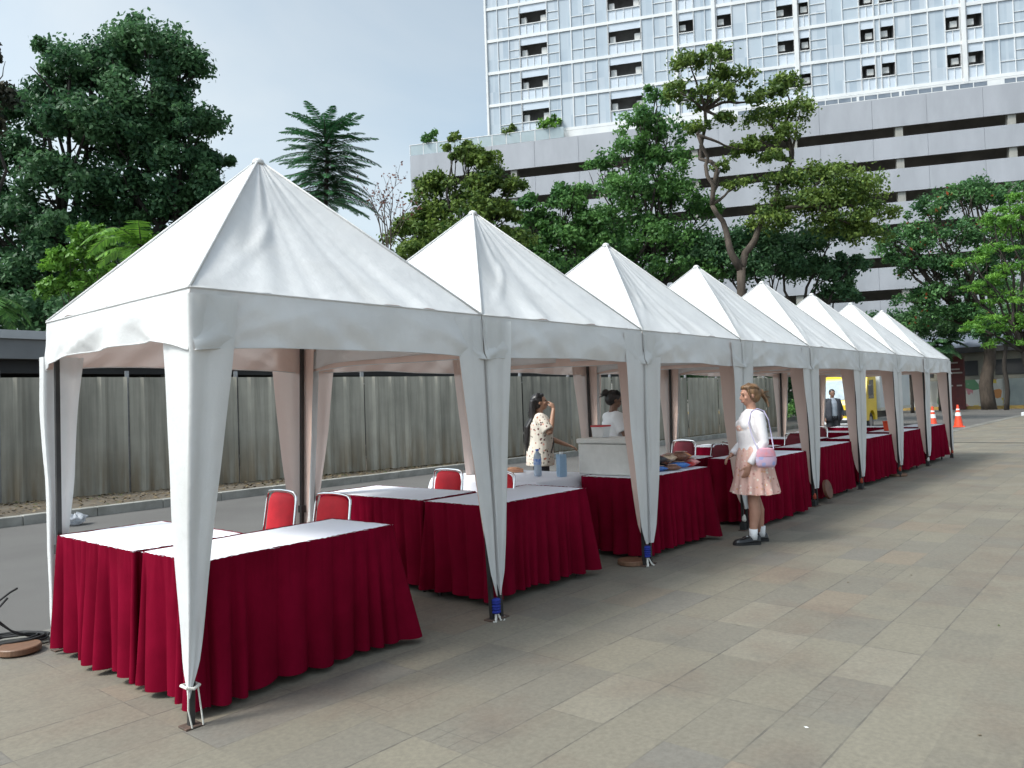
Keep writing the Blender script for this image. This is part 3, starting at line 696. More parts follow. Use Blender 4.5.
# cable coil
mb=MB(); pts=[]
for i in range(150):
    a=i/150*2*PI*5.2; r=.15+.035*math.sin(i*.37)+.02*N(i*.1); pts.append(V(math.cos(a)*r*1.35,math.sin(a)*r*.8,.02+.03*i/150+.012*abs(N(i*.2,3))))
mb.tube(pts,.0085,6)
mb.tube([V(.12,.02,.04),V(.03,-.03,.10),V(-.07,-.02,.20),V(-.06,.0,.28),V(.02,.03,.34),V(.06,.04,.36)],.007,6)
mb.tube([V(.15,.0,.04),V(.06,-.04,.08),V(-.03,-.05,.16),V(-.05,-.02,.24),V(.01,.0,.31)],.007,6)
mb.tube([V(-.1,-.1,.02),V(-.2,-.25,.015),V(-.3,-.3,.012),V(-.45,-.28,.012)],.0085,6)
o=mb.build('cable_coil',RUBBER,None,smooth=True); o.location=(1.80,5.93,.012); o.rotation_euler=(0,0,-.5)
setp(o,'coil of thick black cable lying by the back leg of the nearest tent','cable')
# plastic bag
mb=MB(); rows=[]
for j in range(13):
    v=j/12; r=[]
    for i in range(22):
        a=2*PI*i/22; R_=.13*math.sin(PI*(v*.9+.06))**.6*(1+.45*N(math.cos(a)*2,math.sin(a)*2,v*4)); r.append((R_*math.cos(a)*1.2,R_*math.sin(a),.005+.15*v*(1+.3*N(math.cos(a)*3,math.sin(a)*3,8))))
    rows.append(r)
o=mb.grid(rows,close=True).build('plastic_bag',mat('bag_film',(.6,.62,.65),(.45,.47,.5),20,rough=.25,transl=.45),None); o.location=(4.40,11.7,.004)
setp(o,'crumpled translucent plastic bag lying on the asphalt before the kerb','plastic bag')
# small scraps on the plaza
for x,y,lb in ((3.52,1.31,'tiny white paper scrap on the paving in the right foreground'),):
    v,f=quads(np.array([[x,y,.009]]),.012,flat=True); setp(mesh_obj('paper_scrap',v,f,WHITEP),lb,'paper scrap')
n=130; P=np.zeros((n,3)); P[:,0]=RS.uniform(1,22,n); P[:,1]=RS.uniform(-2,5.5,n); P[:,2]=.008
v,f=quads(P,RS.uniform(.006,.018,n),flat=True); setp(mesh_obj('plaza_crumbs',v,f,LITM,tint=RS.rand(n)),'sparse tiny brown leaf crumbs strewn over the plaza paving','leaf crumbs',kind='stuff')
# ================================================================== cones
def cone(label,x,y,sc=1):
    t=thing('traffic_cone',label,'cone',(x,y,.004 if y<6 else .0),rad(random.uniform(0,90)),'orange traffic cones by the road'); t.scale=(sc,)*3
    MB().bbox(-.24,.24,-.24,.24,0,.05,.015).build('cone_base',ORNG,t)
    H=1.0; R0,R1=.19,.035
    rr=lambda z:R0+(R1-R0)*(z-.05)/(H-.05)
    MB().lathe([(rr(.05),.05),(rr(H),H),(.001,H)],20).build('cone_body',ORNG,t,smooth=False)
    for a,b_ in ((.50,.66),(.76,.82)): MB().lathe([(rr(a)+.002,a),(rr(a)+.006,a+.003),(rr(b_)+.006,b_-.003),(rr(b_)+.002,b_)],20).build('reflective_band',WHITEP,t)
cone('orange and white traffic cone standing clear of the tents on the road edge',34.0,6.32,.86)
cone('orange and white traffic cone half hidden behind the leg of the last tent',31.9,6.75,.86)
# ================================================================== truck
YEL=mat('truck_yellow',(.72,.50,.02),(.62,.42,.02),2,rough=.35)
TG_=mat('truck_glass',(.30,.38,.42),(.16,.2,.22),2,rough=.08)
DG=mat('dark_glass',(.02,.025,.03),(.04,.05,.06),2,rough=.08)
tr=thing('box_truck','yellow cab light truck with grey cargo box parked on the road behind the tents','truck',(30.0,8.55,0))
cab=[(0.0,.42),(0.02,1.0),(.10,1.15),(.42,1.98),(.52,2.08),(1.45,2.12),(1.5,2.0),(1.5,.42),(1.25,.42),(1.2,.62),(1.0,.78),(.72,.78),(.52,.62),(.47,.42)]
W_=1.62
MB().prism(cab,0,W_).build('cab',YEL,tr)
ws=MB(); a=V(.115,0,1.2); b_=V(.405,0,1.93)
ws.add([V(.11,.13,1.2),V(.11,W_-.13,1.2),V(.40,W_-.16,1.92),V(.40,.16,1.92)],[(0,3,2,1)]); 
for i in range(4): ws.v[i]=tuple(V(*ws.v[i])+V(-.012,0,.004))
ws.build('windshield',TG_,tr)
sw_=MB()
for y in (-.006,W_+.006): sw_.add([V(.45,y,1.22),V(1.15,y,1.22),V(1.15,y,1.92),V(.62,y,1.90)],[(0,1,2,3)])
sw_.build('side_window',DG,tr)
MB().box(-.06,.05,-.02,W_+.02,.30,.52).build('bumper',WHITEP,tr)
MB().box(-.02,.01,.35,W_-.35,.62,.82).build('grille',BLACK,tr)
MB().box(-.075,-.062,.62,W_-.62,.34,.46).build('number_plate',BLACK,tr)
for y in (.16,W_-.16): MB().bbox(-.035,.01,y-.13,y+.13,.60,.80,.02).build('headlight',mat('lamp_glass',(.75,.75,.72),(.6,.6,.6),9,rough=.1),tr)
for y in (-.16,W_+.16): MB().bbox(.12,.20,y-.07,y+.07,1.35,1.72,.02).build('mirror',BLACK,tr)
MB().box(1.62,6.0,-.10,W_+.10,.82,2.62).build('cargo_box',mat('cargo_grey',(.50,.53,.53),(.42,.45,.46),1,rough=.4),tr)
MB().box(1.64,6.02,-.12,W_+.12,.74,.86).build('box_rail',mat('rail_pale',(.5,.48,.4),(.4,.38,.32),6,rough=.5),tr)
MB().box(.6,5.9,.35,W_-.35,.45,.74).build('chassis',BLACK,tr)
for x in (.86,4.7):
    for y in (.06,W_-.30):
        Tm=Matrix.Translation(V(x,y,.36))@Matrix.Rotation(rad(-90),4,'X')
        wh=MB().lathe([(.20,0),(.33,.0),(.36,.03),(.36,.21),(.33,.24),(.20,.24)],24,T=Tm).build('wheel',RUBBER,tr)
        MB().lathe([(.02,-.01),(.19,-.01),(.2,.05),(.001,.06)],16,T=Tm).build('rim',STEEL,wh)
# ================================================================== far end: perimeter wall, sign, warehouse
m,nt,b=base_mat('mural',.8)
tc=nd(nt,'ShaderNodeTexCoord'); vo=nd(nt,'ShaderNodeTexVoronoi'); vo.inputs['Scale'].default_value=1.5; nt.links.new(tc.outputs['Object'],vo.inputs['Vector'])
rp=nd(nt,'ShaderNodeValToRGB'); cr=rp.color_ramp; cr.interpolation='CONSTANT'
sp=nd(nt,'ShaderNodeSeparateColor'); nt.links.new(vo.outputs['Color'],sp.inputs[0]); nt.links.new(sp.outputs[0],rp.inputs[0])
cr.elements[0].color=c4((.45,.44,.40)); cr.elements[1].position=.35; cr.elements[1].color=c4((.55,.42,.08))
for p,cc in ((.55,(.50,.22,.08)),(.68,(.5,.5,.46)),(.82,(.42,.18,.2)),(.92,(.10,.22,.12))):
    e=cr.elements.new(p); e.color=c4(cc)
col=mixc(nt,noise_fac(nt,.8,3,lo=.50,hi=.54),rp.outputs[0],(.47,.46,.42)); nt.links.new(col,b.inputs['Base Color']); MURAL=m
pw=thing('perimeter_wall','low painted wall with faded yellow and pink flower shapes at the far road end','wall',(64,10,0))
WHT=mat('wall_whitish',(.33,.36,.34),(.25,.28,.27),1.2,rough=.85)
for i in range(12):
    y=-8+i*3.0-10+8; y0=-10+i*3.0
    MB().box(0,.2,y0+.04,y0+2.96,.12,2.05).build('painted_panel' if i>=2 else 'plain_panel',MURAL if i>=3 else WHT,pw)
    MB().bbox(-.06,.26,y0-.13,y0+.03,.0,2.15,.01).build('pillar',CONC,pw)
MB().box(-.5,.0,-12,28,0,.12).build('footing',mat('brick_red_soil',(.16,.07,.045),(.1,.05,.035),2,rough=.9),pw)
o=MB().box(61.6,61.85,-12,45,0,.22).build('far_kerb',YKERB); setp(o,kind='structure')
o=MB().box(61.85,64,-12,45,0,.16).build('far_pavement',mat('far_pave',(.2,.17,.13),(.13,.11,.08),1,rough=.9)); setp(o,kind='structure')
wa=thing('warehouse','long low beige concrete building with dark openings behind the painted wall','building',(67,5,0))
MB().box(0,8,-16,26,0,4.1).build('wall',mat('beige_wall',(.26,.24,.19),(.18,.17,.14),.7,rough=.9),wa)
MB().box(-.7,9,-16.5,26.5,4.1,4.5).build('roof_edge',DARK,wa)
for i in range(14):
    y=-15+i*3; MB().box(-.05,.02,y,y+1.9,2.4,3.5).build('window',DARK,wa)
rf=MB().add([(-.7,-16.5,4.5),(4,-16.5,6.2),(4,26.5,6.2),(-.7,26.5,4.5),(9,-16.5,4.5),(9,26.5,4.5)],[(0,1,2,3),(1,4,5,2)]); rf.build('roof',mat('tin_roof',(.15,.17,.21),(.11,.13,.16),1,rough=.5),wa)
ts=thing('totem_sign','tall dark red sign pillar with small white marks in front of the painted wall','sign',(61.2,10.75,0))
MB().bbox(0,.35,.15,1.3,0,3.7,.03).build('sign_body',mat('sign_red',(.10,.012,.012),(.07,.01,.01),3,rough=.4),ts)
for z,y0,y1 in ((1.62,.3,.62),(1.62,.85,1.2),(2.5,.25,1.1),(2.75,.4,1.0),(3.2,.5,1.0)): MB().box(-.02,-.002,y0,y1,z,z+.10).build('sign_marking',mat('sign_mark',(.42,.36,.33),(.35,.3,.28),3),ts)
# dark object on the plaza right edge
t=thing('drain_ramp','low dark metal kerb ramp lying on the far plaza edge at the right','ramp',(46.5,5.6,.004))
MB().prism([(-.3,0),(.3,0),(.22,.16),(-.1,.18)],-2.4,0).build('ramp_body',BLACK,t); MB().bbox(-.25,.2,.01,.22,0,.18,.02).build('end_cap',WHITEP,t)
# ================================================================== apartment tower and parking podium (local frame: s right along facade, q out of it, z up)
BP=V(56.759,44.063,0); bdir=V(.42377,-.90577,0); nout=V(-.90577,-.42377,0)
BM=Matrix(((bdir.x,nout.x,0,BP.x),(bdir.y,nout.y,0,BP.y),(0,0,1,0),(0,0,0,1)))   # left handed local, use through T
def bt(s,q,z): return BM@V(s,q,z)
class BB(MB):      # facade boxes
    def b(self,s0,s1,q0,q1,z0,z1):
        n=len(self.v); vs=[bt(s,q,z)-BP for z in (z0,z1) for q in (q0,q1) for s in (s0,s1)]
        return self.add(vs,[(0,1,3,2),(4,6,7,5),(0,4,5,1),(2,3,7,6),(0,2,6,4),(1,5,7,3)])
tower=thing('apartment_tower','pale blue glass and white apartment tower rising above the parking floors','building',BP)
pod=thing('parking_building','long grey parking building with dark open floor slots behind the trees','building',BP)
m,nt,b=base_mat('tower_glass',.12,0,.6)
tc=nd(nt,'ShaderNodeTexCoord'); sp=nd(nt,'ShaderNodeVectorMath',operation='SNAP'); sp.inputs[1].default_value=(.5,.5,3.06); nt.links.new(tc.outputs['Object'],sp.inputs[0])
wn_=nd(nt,'ShaderNodeTexWhiteNoise'); nt.links.new(sp.outputs[0],wn_.inputs['Vector'])
cg=mixc(nt,wn_.outputs['Value'],(.31,.37,.43),(.47,.51,.55)); cg=mixc(nt,noise_fac(nt,.35,3),cg,(.40,.46,.51)); nt.links.new(cg,b.inputs['Base Color']); TGL=m
TWH=mat('tower_white',(.70,.70,.69),(.62,.63,.63),.6,rough=.6)
TSPAN=mat('tower_spandrel',(.55,.60,.66),(.48,.54,.60),.8,rough=.3)
REC=mat('recess_grey',(.24,.24,.24),(.17,.17,.17),1.2,rough=.8)
ACW=mat('ac_white',(.6,.6,.58),(.5,.5,.48),3,rough=.5)
TZ0=26.35; FP=3.05; NF=6; S0,S1=-4.4,74
opens=[(-1.10,1.50,'w'),(7.10,10.05,'w'),(13.3,14.6,'n'),(16.55,17.8,'n'),(21.5,22.85,'n'),(23.25,24.1,'n'),(28.0,29.1,'n'),(29.55,30.6,'n'),(34.4,35.45,'n'),(35.95,37.1,'n'),(42.6,43.9,'n'),(44.4,45.6,'n'),(50,51.2,'n'),(51.7,52.9,'n'),(58,59.3,'n'),(60,61.2,'n')]
wide=[13.0,16.3,23.02,35.7,47.0,56.0]
core=BB(); core.b(S0+.1,S1-.1,-18,-2.2,TZ0-1.8,TZ0+NF*FP+1.5); core.build('core_wall',REC,tower)
slab=BB()
for k in range(NF+1):
    z=TZ0+k*FP; sb=BB(); sb.b(S0,S1,-18.2,.06,z-.22,z+.05); sb.build('floor_band',TWH,tower)
basew=BB(); basew.b(S0-.05,S1,-18.3,.10,24.9,TZ0-.262); basew.build('base_wall',TWH,tower)
wc=BB()
for s in wide:
    x=BB(); x.b(s-.16,s+.16,-.2,.16,TZ0-.3,TZ0+NF*FP+1.4); x.build('pilaster',TWH,tower)
e=BB(); e.b(S0-.06,S0+.12,-18.25,.12,TZ0-.3,TZ0+NF*FP+1.4); e.build('corner_edge',TWH,tower)
e=BB(); e.b(S0-.0,S0+.06,-18,-.02,TZ0,TZ0+NF*FP); e.build('side_glazing',TSPAN,tower)
for k in range(NF):
    z0=TZ0+k*FP+.05; z1=TZ0+(k+1)*FP-.22; rr=random.Random(k)
    cur=S0+.12
    segs=[]
    for (a,b_,ty) in opens+[(S1,S1,'e')]:
        if a-cur>.15: segs.append((cur,a))
        cur=b_
    for (a,b_) in segs:
        g=BB(); g.b(a,b_,-.10,-.04,z0,z1); win=g.build('window',TGL,tower)
        n=max(1,round((b_-a)/1.12)); fr=BB(); st=(b_-a)/n
        for i in range(n+1):
            s=a+i*st; wd=.022+.018*((i*7+int(a*3))%3==0); fr.b(s-wd,s+wd,-.04,.05,z0,z1)
            if i<n:
                hh=(i*5+int(abs(a)*2))%3
                if hh==0:
                    fr.b(s,s+st,-.04,.02,z0+.95,z0+1.0); fr.b(s,s+st,-.04,.02,z0+1.75,z0+1.79)
                elif hh==1: fr.b(s,s+st,-.04,.02,z0+.95,z0+1.0)
        fr.build('window_frame',TWH,win)
    for (a,b_,ty) in opens:
        f=BB(); zl,zh=z0+1.02,z0+2.10
        f.b(a,b_,-.10,-.04,z0,zl-.05)
        bal=f.build('balcony',TSPAN,tower); f=BB(); f.b(a,b_,-.10,-.04,zh,z1); f.build('transom',TSPAN,bal)
        f=BB(); f.b(a-.05,b_+.05,-.04,.05,zl-.07,zl); f.b(a-.05,a+.02,-.05,.05,z0,z1); f.b(b_-.02,b_+.05,-.05,.05,z0,z1)
        n=2 if ty=='n' else 4
        for i in range(1,n): s=a+(b_-a)*i/n; f.b(s-.02,s+.02,-.04,.02,z0,zl-.07)
        f.build('railing',TWH,bal)
        f=BB(); f.b(a,b_,-1.5,-1.44,z0,z1); f.b(a-.08,a,-1.5,-.1,z0,z1); f.b(b_,b_+.08,-1.5,-.1,z0,z1); f.build('recess_wall',REC,bal)
        f=BB()
        if ty=='w':
            f.b(a+.12,a+.62,-.8,-.35,zl+.1,zl+.75); f.build('air_conditioner',ACW,bal); f=BB(); f.b(b_-.62,b_-.12,-.8,-.35,zl+.1,zl+.75)
        else:
            sd_=a+.1 if (int(a*10)%2) else b_-.62; f.b(sd_,sd_+.52,-.8,-.35,zl+.35,zl+.85)
        f.build('air_conditioner',ACW,bal)
tp=BB(); tp.b(S0,S1,-18,.0,TZ0+NF*FP+.08,TZ0+NF*FP+1.4); tp.build('roof_parapet',TWH,tower)
# podium
PS0,PS1=-12.0,78; PQ=.9
PANM=mat('podium_panel',(.36,.37,.40),(.30,.31,.335),.5,rough=.6,stretch=(1,1,.35))
otop=[22.85,20.25,17.55,14.95,12.3,9.65,7.05,4.3]
ptop=25.25
for i,zt in enumerate(otop):
    p_=BB(); z1=ptop if i==0 else otop[i-1]-.84
    s=PS0; j=0
    while s<PS1-.1: p_.b(s+.015,min(s+4.05,PS1)-.015,PQ-.12,PQ,zt,z1); s+=4.05
    p_.b(PS0+.02,PS1-.02,PQ-.14,PQ-.03,zt+.03,z1-.03)
    p_.build('parapet_panel',PANM,pod)
    sl=BB(); sl.b(PS0+.02,PS1-.02,-22,PQ-.14,z1-.45 if i else ptop-1.0,z1-.2 if i else ptop-.75); sl.build('floor_slab',CONC,pod)
g=BB(); g.b(PS0,PS1,-22,-3.4,.0,ptop-1.1); g.build('core_wall',mat('parking_wall',(.42,.38,.35),(.28,.26,.24),.5,rough=.9),pod)
g=BB(); g.b(PS0-.02,PS0+.3,-22,PQ-.15,0,ptop-.05); g.build('end_wall',PANM,pod)
for j in range(11):
    s=PS0+2+8.1*j; g=BB(); g.b(s-.28,s+.28,PQ-.75,PQ-.16,0,ptop-1.1); g.build('column',CONC,pod)
g=BB(); g.b(PS0,PS1,PQ-.5,PQ-.2,0,3.2); g.build('ground_wall',CONC,pod)
g=BB(); g.b(PS0,PS1,-1.0,PQ-.3,ptop-.749,ptop-.60); g.build('terrace_floor',CONC_L,pod)
# terrace rails
gr=BB(); gp=BB()
s=PS0
while s<S0+6.6:
    gr.b(s+.05,s+1.3,PQ-.10,PQ-.07,ptop+.05,ptop+1.0); gp.b(s-.02,s+.04,PQ-.12,PQ-.05,ptop,ptop+1.05); s+=1.36
gp.b(PS0,S0+6.6,PQ-.13,PQ-.04,ptop+1.0,ptop+1.06)
gl=gr.build('glass_railing',mat('rail_glass',(.55,.63,.66),(.5,.58,.6),1,rough=.15,transl=.4),pod); gp.build('rail_post',TWH,gl)
gr=BB(); s=18.0
while s<PS1-3:
    gr.b(s,s+3.0,PQ-.10,PQ-.06,ptop+.08,ptop+.42); s+=4.2 if int(s)%3 else 3.2
gr.build('dark_rail_panel',mat('dark_rail',(.14,.17,.21),(.2,.23,.27),1,rough=.3),pod)
gr=BB(); gr.b(18,PS1,PQ-.05,PQ-.01,ptop+.45,ptop+.52); s=18
while s<PS1: gr.b(s-.03,s+.03,PQ-.055,PQ-.015,ptop,ptop+.45); s+=1.0
gr.build('rail_bar',TWH,pod)
# ================================================================== vegetation
def tree(name,label,cat,base,blobs,leafm,barkm,nleaf,size,trunk_r=.25,fork=.45,seed=0,group=None,flat=.8,limbs=True,sub=26,asp=.55,ycol=None,trunk_top=None,via=None):
    """blobs: (centre, radius xyz) in world; leaves sit in sub clumps on and in them"""
    rs=np.random.RandomState(seed+100); base=Vector(base); t=thing(name,label,cat,base,0,group)
    vol=np.array([max(.05,(b_[1][0]*b_[1][1]*b_[1][2]))**(2/3) for b_ in blobs]); vol/=vol.sum()
    Ps=[];Ns=[];Ts=[]
    for (c_,r_),wv in zip(blobs,vol):
        n=int(nleaf*2.1*wv)+8; k=max(4,int(sub*wv*len(blobs)**.5))
        d=rs.normal(size=(k,3)); d/=np.linalg.norm(d,axis=1)[:,None]; d[:,2]=np.where(d[:,2]<-.35,-d[:,2]*.6,d[:,2])
        rr=rs.uniform(.35,1.0,k)**.6; cl=np.array(c_)+d*rr[:,None]*np.array(r_)
        cr_=rs.uniform(.22,.48,k)*np.mean(r_); ct=rs.uniform(-.25,.25,k)
        id_=rs.randint(0,k,n); q=rs.normal(size=(n,3)); q/=np.linalg.norm(q,axis=1)[:,None]; q*=(rs.rand(n)**.45)[:,None]*1.0; q[:,2]*=flat
        # feathering: some stragglers
        q*=np.where(rs.rand(n)<(.3 if via else .14),1.7 if via else 1.4,1.0)[:,None]
        P=cl[id_]+q*cr_[id_][:,None]
        nn=rs.normal(size=(n,3))*.8+np.array([0,0,.45])+q*.6
        Ps.append(P);Ns.append(nn);Ts.append(np.clip(.42+ct[id_]+rs.normal(size=n)*.17,0,1))
    P=np.concatenate(Ps); nn=np.concatenate(Ns); T=np.concatenate(Ts)
    v,f=quads(P-np.array(base),rs.uniform(.5,1.25,len(P))*size*.86,nn,asp,rs=rs)
    mesh_obj('crown',v,f,leafm,t,tint=T)
    if limbs:
        mb=MB(); zc=min(b_[0][2] for b_ in blobs); cen=sum((Vector(b_[0]) for b_ in blobs),Vector())/len(blobs)
        top=Vector(trunk_top) if trunk_top else Vector((base.x+(cen.x-base.x)*.4,base.y+(cen.y-base.y)*.4,base.z+(cen.z-base.z)*fork+.01))
        def curve(a,b_,r0,r1,bend,sd,n=7):
            pts=[];rad_=[]
            for i in range(n+1):
                q=i/n; p=a.lerp(b_,q)+V(N(q*2.2,sd,1),N(q*2.2,sd,2),N(q*2.2,sd,3)*.5)*bend*math.sin(PI*q); pts.append(p-base); rad_.append(r0+(r1-r0)*q**.8)
            mb.tube(pts,rad_,8)
        curve(base-V(0,0,.1),top,trunk_r*1.25,trunk_r*.8,trunk_r*1.6,seed)
        for vi,q_ in enumerate(via or []): curve(top-V(0,0,.1) if vi<2 else Vector(via[vi%2]),Vector(q_),trunk_r*(.8 if vi<2 else .45),trunk_r*(.42 if vi<2 else .3),(Vector(q_)-top).length*.2,seed+60+vi)
        for i,(c_,r_) in enumerate(blobs):
            c_=Vector(c_); st_=top-V(0,0,trunk_r*.3); kf=.55
            if via:
                st_=min((Vector(q_) for q_ in via),key=lambda q_:(q_-c_).length); kf=.36
            curve(st_,c_,trunk_r*kf,trunk_r*.10,(c_-st_).length*.2,seed+i*3.3)
            for j in range(0 if via else 4):
                d=V(rs.uniform(-1,1),rs.uniform(-1,1),rs.uniform(-.2,1)).normalized(); e=c_+V(d.x*r_[0],d.y*r_[1],d.z*r_[2])*.85
                s_=top.lerp(c_,.65+.3*rs.rand()); curve(s_,e,trunk_r*.16,trunk_r*.04,(e-s_).length*.15,seed+i*7+j,5)
        mb.build('trunk',barkm,t,smooth=True)
    return t
def bl(px,py,d,rpx,ry=None,dz=None):
    """blob centred in that direction, radius given as seen; depth radius like the width"""
    c_=at(px,py,d); r_=rpx*d/F_PX; r2=(ry or rpx)*d/F_PX
    return (tuple(c_),(r_,r_,r2))
LG1=leaf_mat('leaf_deep',(.024,.078,.036),(.13,.26,.105),transl=.38)
LG2=leaf_mat('leaf_mid',(.030,.10,.030),(.16,.33,.08),transl=.38)
LG3=leaf_mat('leaf_olive',(.035,.085,.022),(.23,.32,.06),transl=.36)
LG4=leaf_mat('leaf_bright',(.05,.14,.02),(.20,.40,.05),transl=.3)
LG5=leaf_mat('leaf_flowering',(.026,.09,.034),(.14,.29,.09),(.42,.10,.04),transl=.36)
LG6=leaf_mat('leaf_feather',(.06,.18,.03),(.22,.44,.06),transl=.38)
LG7=leaf_mat('leaf_reddish',(.10,.04,.03),(.22,.09,.06))
def gbase(px,d,z=0):
    p=at(px,400,d); return (p.x,p.y,z)
# big left trees
tree('broadleaf_tree','tall dense dark green tree at the left, its crown the left one of two','tree',gbase(62,30),
  [bl(70,75,30,40,36),bl(45,120,31,46,40),bl(85,135,30,44,38),bl(20,165,31,40,36),bl(60,190,30,50,36),bl(15,225,30,42,34),bl(75,245,30,46,32),bl(35,275,30,52,30),bl(-20,200,31,44,40),bl(100,95,31,28,30),bl(-45,245,31,50,44),bl(-30,300,30,60,30)],LG1,BARKD,27000,.135,.42,seed=1,sub=70)
tree('broadleaf_tree','tallest dark green tree behind the nearest tent roof, crown reaching highest at the left','tree',gbase(160,31),
  [bl(150,55,31,44,32),bl(180,75,31,30,36),bl(120,75,32,34,34),bl(150,110,31,48,36),bl(190,130,31,34,30),bl(130,150,31,46,34),bl(180,170,31,46,32),bl(210,168,32,24,18),bl(215,195,31,26,18),bl(140,200,31,52,30),bl(190,215,31,44,28),bl(110,240,31,46,30),bl(150,265,31,60,28),bl(240,215,33,28,20)],LG2 if False else LG1,BARKD,29000,.13,.42,seed=2,sub=80)
tree('conifer_tree','dark narrow tree cut by the left picture edge','tree',gbase(-22,26),
  [bl(-8,60,26,14,22),bl(-10,95,26,22,20),bl(-12,50,26,10,30),bl(-25,130,26,34,26)],leaf_mat('leaf_brownish',(.02,.03,.02),(.07,.06,.035)),BARKD,3500,.12,.2,seed=3)
tree('understorey_tree','bright green leafy young tree in front of the dark trees left of the nearest tent','tree',gbase(95,21,.1),
  [bl(90,240,21,22,16),bl(70,262,21,22,16),bl(105,255,21,16,14),bl(60,290,21,22,14),bl(85,285,21,20,14),bl(110,275,21,14,12)],LG4,BARK,2600,.105,.06,seed=4,asp=.6,sub=40)
tree('background_hedge','dense dark shrubs filling the space behind the shelter roof at the left','hedge',gbase(60,27),
  [bl(-40,320,27,60,40),bl(30,320,27,60,34),bl(100,320,27,60,34),bl(170,310,27,60,36),bl(230,300,27,50,36),bl(300,320,27,60,36),bl(360,310,28,50,36)],LG1,BARKD,16000,.14,.1,seed=5,limbs=True,sub=60)
# palm fronds
def frond(mb_r,V_,F_,base,dirv,L,drop,leafl,nl=16,wid=.02,up=.35,seed=0,vang=.45):
    d=Vector(dirv).normalized(); pts=[]; K=nl
    for i in range(K+1):
        q=i/K; pts.append(base+V(d.x,d.y,0)*L*q*(1-.12*q)+V(0,0,L*(up*q-drop*q*q)))
    mb_r.tube(pts[::2],[.02*(1-.8*i/(len(pts[::2])-1))*L/1.6 for i in range(len(pts[::2]))],5)
    side=V(-d.y,d.x,0)
    for i in range(2,K+1):
        q=i/K; ll=leafl*math.sin(PI*(q*.86+.1))**.6; tdir=(pts[i]-pts[i-1]).normalized()
        for s in (-1,1):
            a=pts[i]; b_=a+(side*s*.85+tdir*.55+V(0,0,-.12-.35*random.random())).normalized()*ll*random.uniform(.85,1.1); w_=tdir*wid
            n=len(V_); V_+= [a-w_*.5,a+w_*.5,(a+b_)/2+w_,b_,(a+b_)/2-w_]; F_.append((n,n+1,n+2,n+3,n+4))
def frondplant(name,label,cat,base,stem_h,tiers,leafm,barkm,stem_r,group=None,bend=.1):
    base=Vector(base); t=thing(name,label,cat,base,0,group); st=MB()
    pts=[V(N(i*.4,base.x)*bend*i/6,N(i*.4,base.y+9)*bend*i/6,stem_h*i/10) for i in range(11)]
    st.tube(pts,[stem_r*(1-.5*i/10) for i in range(11)],8)
    VV=[];FF=[]
    for (z,n,L,up,drop,ll,wid,ph) in tiers:
        i0=min(10,max(0,z/stem_h*10)); p=pts[int(i0)].lerp(pts[min(10,int(i0)+1)],i0-int(i0)); p.z=z
        for i in range(n):
            a=2*PI*(i+ph)/n+random.uniform(-.15,.15); frond(st,VV,FF,p,(math.cos(a),math.sin(a),0),L*random.uniform(.78,1.12),drop*random.uniform(.6,1.5),ll,34,wid,up*random.uniform(.7,1.3))
    o=mesh_obj('fronds',VV,FF,leafm,t,tint=[random.uniform(.1,.9) for _ in FF]); st.build('trunk',barkm,t,smooth=True)
    return t
FD=22.0; fb=gbase(331,FD)
ztop=at(325,130,FD).z; zbot=at(325,205,FD).z
tiers=[]
for i in range(10):
    q=i/9; z=zbot+.15+(ztop-zbot-.05)*q
    tiers.append((z,11,(1.32+.36*math.sin(PI*(q*.75+.2)))*(1 if q<.85 else .9),.02+.52*q**3,.24-.0*q,.22,.021,i*.37))
frondplant('feather_tree','young tree with tiers of feathery fronds rising behind the nearest tent roof','tree',fb,ztop+.15,tiers,leaf_mat('leaf_frond',(.014,.075,.035),(.07,.21,.07)),BARKD,.09)
frondplant('palm','small palm with pale arching fronds behind the left slope of the nearest tent','palm',gbase(148,20,.1),at(150,250,20).z,[(at(150,250,20).z,9,1.5,.75,.75,.4,.03,.2),(at(150,250,20).z-.1,7,1.3,.3,.6,.4,.03,.5)],LG4,BARK,.08)
frondplant('palm','small palm with drooping fronds at the left picture edge above the shelter','palm',gbase(-8,20,.1),at(0,300,20).z,[(at(0,305,20).z,10,1.2,.6,.9,.38,.03,.1),(at(0,305,20).z-.1,7,1.1,.2,.7,.4,.03,.5)],LG2,BARK,.08)
# bare reddish tree
bb=Vector(gbase(392,26)); t=thing('bare_tree','thin nearly bare tree with a few reddish leaves left of the second peak','tree',bb); mb=MB(); tips=[]
rs=random.Random(5)
def grow(p,d,L,r,lv):
    n=4; pts=[p]
    for i in range(n): d=(d+V(rs.uniform(-.12,.12),rs.uniform(-.12,.12),.03)).normalized(); pts.append(pts[-1]+d*L/n)
    mb.tube([q-bb for q in pts],[r*(1-.45*i/n) for i in range(n+1)],5)
    if lv==0: tips.append(pts[-1]); tips.append(pts[2]); return
    for i in range(3 if lv>1 else 4):
        dd=(d+V(rs.uniform(-.75,.75),rs.uniform(-.75,.75),rs.uniform(.0,.5))).normalized(); grow(pts[rs.choice((2,3,4))],dd,L*rs.uniform(.5,.75),r*.5,lv-1)
h0=at(392,260,26).z; grow(bb+V(0,0,0),V(0,0,1),h0,.07,0)
for k in range(4): grow(bb+V(0,0,h0*rs.uniform(.8,1)),V(rs.uniform(-.4,.4),rs.uniform(-.4,.4),1).normalized(),1.8,.032,2)
mb.build('trunk',BARK,t,smooth=True)
TP_=np.array([tuple(p-bb) for p in tips]); TP_=np.concatenate([TP_+RS.normal(size=TP_.shape)*.05 for _ in range(3)])
v,f=quads(TP_,RS.uniform(.03,.07,len(TP_))); mesh_obj('crown',v,f,LG7,t,tint=RS.rand(len(TP_)))
